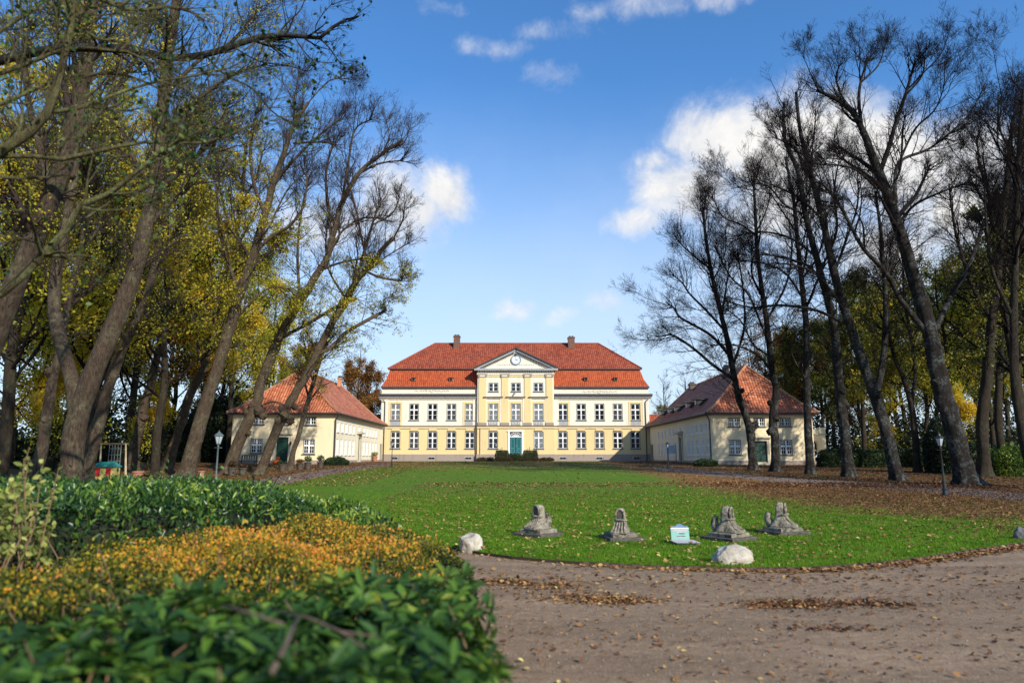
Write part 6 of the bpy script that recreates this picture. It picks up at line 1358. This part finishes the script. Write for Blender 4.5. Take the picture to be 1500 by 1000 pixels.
# ================================================================ LAMPS, POTS, PLAY THINGS
def lamp(label, px, Y, h, pale=False, group='old fashioned garden lamps round the lawn'):
    x = xr(px, 690, Y); z = float(G(Y)); r = thing('garden_lamp', (x, Y, z), label, 'lamp', group); s = h / 2.5; m = 'ironlight' if pale else 'iron'
    a = MB(); a.lathe([(.0, .0), (.20 * s, .0), (.20 * s, .05), (.15 * s, .09), (.10 * s, .13), (.085 * s, .30), (.11 * s, .33), (.07 * s, .37), (.06 * s, .62), (.075 * s, .65), (.045 * s, .70)], k=16); put('lamp_base', a.mesh('lamp_base', M[m], smooth=False), r)
    a = MB(); a.lathe([(.045 * s, .70), (.038 * s, .95 * s), (.03 * s, h - .55 * s), (.05 * s, h - .53 * s), (.03 * s, h - .5 * s), (.035 * s, h - .46 * s)], k=12); a.tube([(-.16 * s, 0, h - .6 * s), (.16 * s, 0, h - .6 * s)], .012 * s, 6); put('pole', a.mesh('pole', M[m], smooth=True), r)
    g = MB(); g.lathe([(.075 * s, h - .44 * s), (.165 * s, h - .13 * s)], k=6); put('lantern_glass', g.mesh('lantern_glass', M['lampglass']), r)
    f = MB()
    for k in range(6): an = k * math.pi / 3; f.tube([(.078 * s * math.cos(an), .078 * s * math.sin(an), h - .45 * s), (.17 * s * math.cos(an), .17 * s * math.sin(an), h - .12 * s)], .011 * s, 5)
    f.lathe([(.0, h - .46 * s), (.085 * s, h - .46 * s), (.085 * s, h - .43 * s)], k=6); f.lathe([(.16 * s, h - .14 * s), (.20 * s, h - .13 * s), (.20 * s, h - .11 * s), (.11 * s, h - .03 * s), (.06 * s, h - .01 * s), (.05 * s, h + .03 * s), (.015 * s, h + .06 * s), (.0, h + .12 * s)], k=6); put('lantern_frame', f.mesh('lantern_frame', M[m]), r)
    return r
lamp('tall grey lamp at left, half behind the laurel hedge, before the leaning trees', 317, 29, 2.62, True)
lamp('slender black lamp at right beside the tallest bare avenue tree', 1381, 28.2, 2.5)
lamp('small black lamp at the left end of the manor, by the left path', 573.5, 61, 2.35)
lamp('small black lamp in front of the right wing side wall', 979, 59.5, 2.2)
lamp('tiny lamp post on the left of the manor steps', 726.5, 95.2, 2.5); lamp('tiny lamp post on the right of the manor steps', 786.5, 95.2, 2.5)
def pot(label, px, Y, s, mat='claypot', plant=None, ph_=.35, sd=0, group='flower pots in front of the left wing'):
    x = xr(px, 685, Y); r = thing('flower_pot', (x, Y, float(G(Y))), label, 'flower pot', group); a = MB(); a.lathe([(0, 0), (.15 * s, 0), (.16 * s, .02), (.22 * s, .36 * s), (.25 * s, .37 * s), (.25 * s, .43 * s), (.21 * s, .43 * s), (.2 * s, .36 * s), (0, .35 * s)], k=16); put('pot', a.mesh('pot', M[mat], smooth=False), r)
    if plant:
        g = np.random.default_rng(sd); n = 420; q = randdir(n, g) * (g.random((n, 1)) ** .4) * np.array([.27 * s, .27 * s, ph_ / 2]) + np.array([0, 0, .40 * s + ph_ / 2]); V, Fq = leaves(q, randdir(n, g) + np.array([0, 0, .5]), .09 * s, .045 * s, g, fine=False); put('plant', np_mesh('plant', V, Fq, LM[plant], rnd=g.random(n)), r)
pot('round pot with a brownish plant at the foot of the tree with a large burr', 340, 48.5, 1.25, plant='heath', ph_=.5, sd=1); pot('grey stone pot with a sparse plant between the two nearest leaning trees', 356, 49, 1.2, plant='heath', ph_=.3, sd=2); pot('stone pot tilting slightly before the left wing door', 413.5, 55, 1.3, plant='box', ph_=.2, sd=3)
pot('stone pot just right of the thin young tree', 439, 57.5, 1.25, plant='rust', ph_=.35, sd=4); pot('stone pot with a green plant below the right front window of the left wing', 450.5, 59, 1.3, plant='laurel', ph_=.55, sd=5); pot('stone pot with a small conifer left of the dark corner bush', 469, 61, 1.25, plant='box', ph_=.6, sd=6)
pot('pink clay pot beside the swing leg', 203, 42, 1.35, 'terracotta', group='pots by the playground'); pot('pink clay pot at the foot of the big lamp-side tree', 295, 46, 1.0, 'terracotta', group='pots by the playground')
pot('pot of pale flowers at the far end of the left wing side wall', 548.5, 90, 1.6, 'terracotta', plant='pale', ph_=.6, sd=7)
def pumpkin(label, px, row_off, Y, r0, mat, y2=0):
    r = MB(); k = 24; n = 10
    for i in range(n):
        for j in range(k):
            q = []
            for (ii, jj) in ((i, j), (i, j + 1), (i + 1, j + 1), (i + 1, j)):
                t = math.pi * ii / n; a = jj * 2 * math.pi / k; rr_ = r0 * (1 - .10 * abs(math.cos(a * 4))) * math.sin(t) ** .85; q.append((rr_ * math.cos(a), rr_ * math.sin(a), r0 * .78 * (1 - math.cos(t)) * .95))
            r.face(q[::-1])
    t_ = thing('pumpkin', (xr(px, 672, Y), Y, float(G(Y)) + row_off), label, 'pumpkin'); put('fruit', r.mesh('fruit', M[mat], smooth=True, merge=True), t_); s_ = MB(); s_.tube([(0, 0, r0 * 1.4), (.02, 0, r0 * 1.75)], .03, 6); put('stalk', s_.mesh('stalk', M['wood']), t_)
M['orange'] = plain('pumpkin_skin', (.55, .11, .02), .5)
pumpkin('larger orange pumpkin left of the left wing door step', 404.5, 0, 69.3, .36, 'orange'); pumpkin('smaller orange pumpkin on the stone behind the larger one', 406.8, .42, 70.2, .24, 'orange')
ob = thing('stone_block', (xr(406.8, 672, 70.2), 70.2, float(G(70.2))), 'low stone block under the smaller pumpkin by the left wing door', 'block'); a = MB(); a.box(-.3, .3, -.22, .22, 0, .40); a.box(-.34, .34, -.26, .26, .40, .418); put('block', a.mesh('block', M['stone']), ob)
def bench(label, px, Y):
    r = thing('garden_bench', (xr(px, 670, Y), Y, float(G(Y))), label, 'bench'); a = MB()
    for k in range(4): a.box(-.8, .8, -.28 + k * .13, -.17 + k * .13, .42, .45)
    put('seat', a.mesh('seat', M['greywood2']), r); a = MB(); 
    for k in range(7): x = -.72 + k * .24; a.box(x - .04, x + .04, .24, .27, .5, .86)
    a.box(-.8, .8, .23, .28, .86, .95); put('backrest', a.mesh('backrest', M['greywood2']), r)
    for x in (-.76, .76):
        for y in (-.24, .25): put('leg', MB().box(x - .035, x + .035, y - .035, y + .035, 0, .42 if y < 0 else .86).mesh('leg', M['greywood2']), r)
        put('armrest', MB().box(x - .045, x + .045, -.28, .24, .62, .66).mesh('armrest', M['greywood2']), r)
M['greywood2'] = plain('dark_bench_wood', (.055, .04, .032), .8)
bench('dark weathered garden bench below the left front window of the left wing', 364, 69.6)
# swing frame
sY = 44.; sw = thing('swing_frame', (xr(163, 690, sY), sY, float(G(sY))), 'wooden swing frame with a climbing net at left behind the laurel hedge', 'swing')
U_ = sY / 986; X_ = lambda px: (px - 163) * U_; hz = 2.2
bm_ = MB(); bm_.tube([(X_(141), 0, hz), (X_(184), 0, hz)], .06, 8); put('top_beam', bm_.mesh('top_beam', M['wood']), sw)
for a, b, y in ((145, 158.5, -.9), (145, 135, .9), (180, 196, -.9), (180, 172, .9)):
    q = MB(); q.tube([(X_(a), 0, hz + .02), (X_(b), y, -.05)], .05, 8); put('leg', q.mesh('leg', M['pale_wood']), sw)
q = MB()
for k in range(5): x = X_(157 + k * 4.2); q.tube([(x, 0, hz - .05), (x, .02, .75)], .014, 5)
for k in range(4): z = hz - .3 - k * .38; q.tube([(X_(157), .0, z), (X_(174), .0, z)], .014, 5)
put('climbing_net', q.mesh('climbing_net', M['grey']), sw)
pY_ = 41.5; ph = thing('playhouse', (xr(154, 690, pY_), pY_, float(G(pY_))), 'small yellow and red toy playhouse with a teal roof beside the swing frame', 'playhouse'); U_ = pY_ / 986
M['toyyellow'] = plain('toy_yellow', (.62, .48, .16), .5); M['toyred'] = plain('toy_red', (.50, .03, .03), .5); M['toyteal'] = plain('toy_teal', (.03, .22, .20), .5); M['toyblue'] = plain('toy_blue', (.03, .05, .28), .5)
Xp = lambda px: (px - 154) * U_
q = MB(); wall(q, (0, -.4, 0), E, S, Xp(138.5), Xp(169), 0, .85, [(Xp(143.5), Xp(152), .4, .72)], .05); q.box(Xp(138.5), Xp(169), -.34, .45, 0, .84); put('playhouse_wall', q.mesh('playhouse_wall', M['toyyellow']), ph)
q = MB(); q.box(Xp(143), Xp(152.5), -.43, -.402, .33, .4); q.box(Xp(143), Xp(152.5), -.43, -.402, .72, .78); q.box(Xp(144), Xp(151.5), -.375, -.35, .4, .72); put('shutter', q.mesh('shutter', M['toyred']), ph)
q = MB(); q.box(Xp(161), Xp(167.5), -.43, -.402, .02, .78); put('playhouse_door', q.mesh('playhouse_door', M['toyred']), ph)
q = MB(); q.face([(Xp(137), -.55, .86), (Xp(171), -.55, .86), (Xp(168), 0, 1.15), (Xp(146), 0, 1.15)]); q.face([(Xp(171), .55, .86), (Xp(137), .55, .86), (Xp(146), 0, 1.15), (Xp(168), 0, 1.15)]); q.face([(Xp(171), -.55, .86), (Xp(171), .55, .86), (Xp(168), 0, 1.15)]); q.face([(Xp(137), .55, .86), (Xp(137), -.55, .86), (Xp(146), 0, 1.15)]); q.face([(Xp(137), -.55, .855), (Xp(137), .55, .855), (Xp(171), .55, .855), (Xp(171), -.55, .855)]); put('playhouse_roof', q.mesh('playhouse_roof', M['toyteal']), ph)
tb = thing('sand_tub', (xr(193, 690, 43.4), 43.4, float(G(43.4))), 'low blue plastic tub at the foot of the swing frame', 'tub'); q = MB(); q.lathe([(0, .05), (.3, .05), (.34, .24), (.38, .25), (.38, .28), (.32, .28), (.28, .1)], k=18); put('tub', q.mesh('tub', M['toyblue']), tb)
fn = thing('wire_fence', (xr(182, 690, 56), 56, float(G(56))), 'green wooden fence panel between the swing frame and the burred tree', 'fence'); q = MB(); U_ = 56 / 986
for k in range(12): q.box(-.95, .95, -.012, .012, .12 + k * .15, .24 + k * .15)
M['fencegreen'] = plain('green_stained_boards', (.055, .065, .028), .85); put('board_panel', q.mesh('board_panel', M['fencegreen']), fn)
for x in (-1.02, .0, 1.02): put('post', MB().box(x - .05, x + .05, .015, .11, -.1, 2.05).mesh('post', M['fencegreen']), fn)
# white notice board before the right wing
nb = thing('notice_board', (18.6, 80.4, 1.08), 'pale blue-white notice board on posts before the right wing side wall', 'notice board'); q = MB(); q.box(-.42, .42, -.03, .03, 1.0, 1.95); put('board', q.mesh('board', plain('pale_board', (.50, .58, .66), .4)), nb)
for x in (-.45, .45): put('post', MB().box(x - .035, x + .035, -.035, .035, -.1, 2.05).mesh('post', M['frame']), nb)
q = MB()
for k in range(5): q.box(-.3, .3 - .1 * (k % 2), -.036, -.0305, 1.8 - k * .13, 1.83 - k * .13)
q.box(.12, .34, -.036, -.0305, 1.06, 1.2); put('notice', q.mesh('notice', M['grey']), nb)
wl_ = thing('wall_lantern', (xr(426.5, 648, 71), 70.85, zr(652, 71)), 'small black lantern fixed beside the left wing door', 'lantern'); q = MB(); q.box(-.05, .05, .05, .147, .1, .4); q.tube([(0, .1, .35), (0, -.1, .42), (0, -.14, .3)], .02, 6); put('bracket', q.mesh('bracket', M['iron']), wl_); q = MB(); q.lathe([(.05, -.02), (.1, .24), (.12, .25), (0, .34)], (0, -.14, 0), 6); put('lantern_body', q.mesh('lantern_body', M['iron']), wl_)

# ================================================================ GRASS AND FALLEN LEAVES
r_ = np.random.default_rng(77)
lp = np.array(lawn_poly)
def on_lawn(x, y): return poly_dist(x, y, lawn_poly)
# turf blades where the lawn is close enough to show them
n = 420000; y = 9.3 + 26 * r_.random(n) ** 1.5; x = r_.uniform(-4.5, 21, n); x = np.where(r_.random(n) < .5, x, r_.uniform(-.25, .85, n) * y); k = (on_lawn(x, y) > .0) & (x > -.28 * y) & (x < .8 * y) & (r_.random(n) > ss(19, 35, y)) & (r_.random(n) > .85 * ss(7.8, 12.0, x + 2 * lump2(x, y, .5, 2)) * ss(14, 20, y)); x, y = x[k], y[k]; n = len(x)
hgt = r_.uniform(.018, .048, n) * (1 + .5 * lump2(x, y, 1.5, 2)); B = np.stack([x, y, G(y) + .046], 1); a = r_.uniform(0, 6.28, n); wv = np.stack([np.cos(a), np.sin(a), 0 * a], 1) * (.0035 + .0004 * y)[:, None]; tp = B + np.stack([r_.normal(size=n) * .014, r_.normal(size=n) * .014, hgt], 1)
V = np.stack([B - wv, B + wv, tp], 1).reshape(-1, 3); Fq = np.arange(n * 3).reshape(-1, 3)
LM['grass'] = leafmat('grass_blades', [(0, (.06, .13, .006)), (.6, (.13, .27, .014)), (.93, (.21, .36, .025)), (1, (.38, .34, .10))], .45, .6, .2)
prop(put('grass', np_mesh('grass', V, Fq, LM['grass'], rnd=np.clip(.5 + .25 * lump2(x, y, .8, 1) + .2 * r_.normal(size=n), 0, 1))), label='short green turf blades covering the near lawn', cat='grass', kind='stuff')
# fallen leaves
LM['fallen'] = leafmat('fallen_leaves', [(0, (.045, .022, .012)), (.3, (.15, .065, .028)), (.5, (.32, .16, .06)), (.8, (.50, .32, .12)), (1, (.60, .50, .16))], .15, .7)
px_, py_ = [], []
def add(x, y): px_.append(x); py_.append(y)
n = 24000; x = r_.uniform(-5, 22, n); y = 9.5 + 30 * r_.random(n) ** 1.0; k = (on_lawn(x, y) > 0); add(x[k], y[k])
n = 52000; x = r_.uniform(-20, 34, n); y = r_.uniform(22, 92, n); den = .15 + .45 * ss(48, 66, y) + 1.0 * ss(8.5, 13, x + lump2(x, y, .3, 1)) * ss(15, 22, y); k = (r_.random(n) < den + .35 * lump2(x, y, .35, 4)); add(x[k], y[k])
n = 60000; x = r_.uniform(3, 26, n); y = r_.uniform(14.5, 40, n); k = r_.random(n) < ss(8.5, 12.5, x + 2.0 * lump2(x, y, .5, 2)); add(x[k], y[k])
n = 16000; x = r_.uniform(-32, -8, n); y = r_.uniform(36, 72, n); add(x, y)
n = 20000; x = r_.uniform(18, 45, n); y = r_.uniform(28, 66, n); k = x / y > .33; add(x[k], y[k])
# drifts against the near lawn edge
e = np.array(near_pt); sgl, _, L = resample(np.c_[e, np.zeros(len(e))], np.ones(len(e)), 400); i = (400 * r_.random(5200) ** .8).astype(int).clip(0, 399); wgt = .10 + .9 * ss(-.5, 7, sgl[i, 0]) ; k = r_.random(len(i)) < wgt; i = i[k]; off = -.08 - np.abs(r_.normal(size=len(i))) * .10 * (1 + .8 * ss(2, 12, sgl[i, 0]))
cx, cy = 3.0, 32.; d = unit(np.stack([sgl[i, 0] - cx, sgl[i, 1] - cy], 1)); add(sgl[i, 0] - d[:, 0] * off + r_.normal(size=len(i)) * .05, sgl[i, 1] - d[:, 1] * off)
# patches on the road
for (pc, rc, wx, wy, m) in ((800, 860, .55, .28, 260), (905, 881, .42, .16, 520), (860, 876, .7, .25, 320), (1150, 887, .42, .16, 640), (1190, 884, .7, .2, 260), (1290, 886, .5, .15, 260), (740, 852, .4, .2, 130), (1215, 922, .3, .1, 90), (960, 940, .8, .25, 40), (1050, 850, 2.5, .5, 220), (1400, 875, 1.2, .5, 100)):
    c = gp(pc, rc); add(c[0] + r_.normal(size=m) * wx * (.55 if m > 100 and wx < 2 else 1), c[1] + r_.normal(size=m) * wy * .6)
n = 1500; y = 3.6 + 7 * r_.random(n) ** .7; x = r_.uniform(-.1, .85, n) * y; add(x, y)
x, y = np.concatenate(px_), np.concatenate(py_); n = len(x); dl = on_lawn(x, y); kk = (dl > 0) | (y > 4); sz_ = r_.uniform(.035, .07, n) * np.where(y > 35, 1.6, 1) * np.where(y < 9, .75, 1)
z = G(y) + np.where(dl > 0, .062 + .03 * r_.random(n) * (y < 30), .012) + .012 * r_.random(n); ax = randdir(n, r_); ax[:, 2] *= .22; nr = np.tile([0, 0, 1.], (n, 1)) + .55 * randdir(n, r_)
V, Fq = leaves(np.stack([x, y, z], 1), ax, sz_ * 1.25, sz_ * r_.uniform(.6, 1.0, n), r_, nrm=nr)
far_ = np.clip(.62 - .25 * ss(10, 26, y) - .18 * ss(.25, .5, x / y) - .15 * (dl < -.3) + .2 * r_.normal(size=n), 0, 1)
prop(put('fallen_leaves', np_mesh('fallen_leaves', V, Fq, LM['fallen'], rnd=np.repeat(far_, 2))), label='fallen autumn leaves scattered over lawn, verges and road', cat='leaves', kind='stuff')
# pebbles on the road
n = 2200; y = 3.6 + 7.5 * r_.random(n); x = r_.uniform(-.1, .82, n) * y; k = poly_dist(x, y, lawn_poly) < -.1; x, y = x[k], y[k]; n = len(x); s_ = r_.uniform(.004, .013, n)
oc = np.array([(1, 0, 0), (0, 1, 0), (-1, 0, 0), (0, -1, 0), (0, 0, .8), (0, 0, -.4)]); of = np.array([(0, 1, 4), (1, 2, 4), (2, 3, 4), (3, 0, 4), (1, 0, 5), (2, 1, 5), (3, 2, 5), (0, 3, 5)])
V = (np.stack([x, y, G(y) + .006], 1)[:, None] + oc[None] * s_[:, None, None] * r_.uniform(.6, 1.3, (n, 6, 1))).reshape(-1, 3); Fq = (of[None] + 6 * np.arange(n)[:, None, None]).reshape(-1, 3)
prop(put('gravel', np_mesh('gravel', V, Fq, plain('pebbles', (.27, .22, .18), .85, var=.5, scale=20))), label='small pebbles strewn over the sandy road', cat='gravel', kind='stuff')
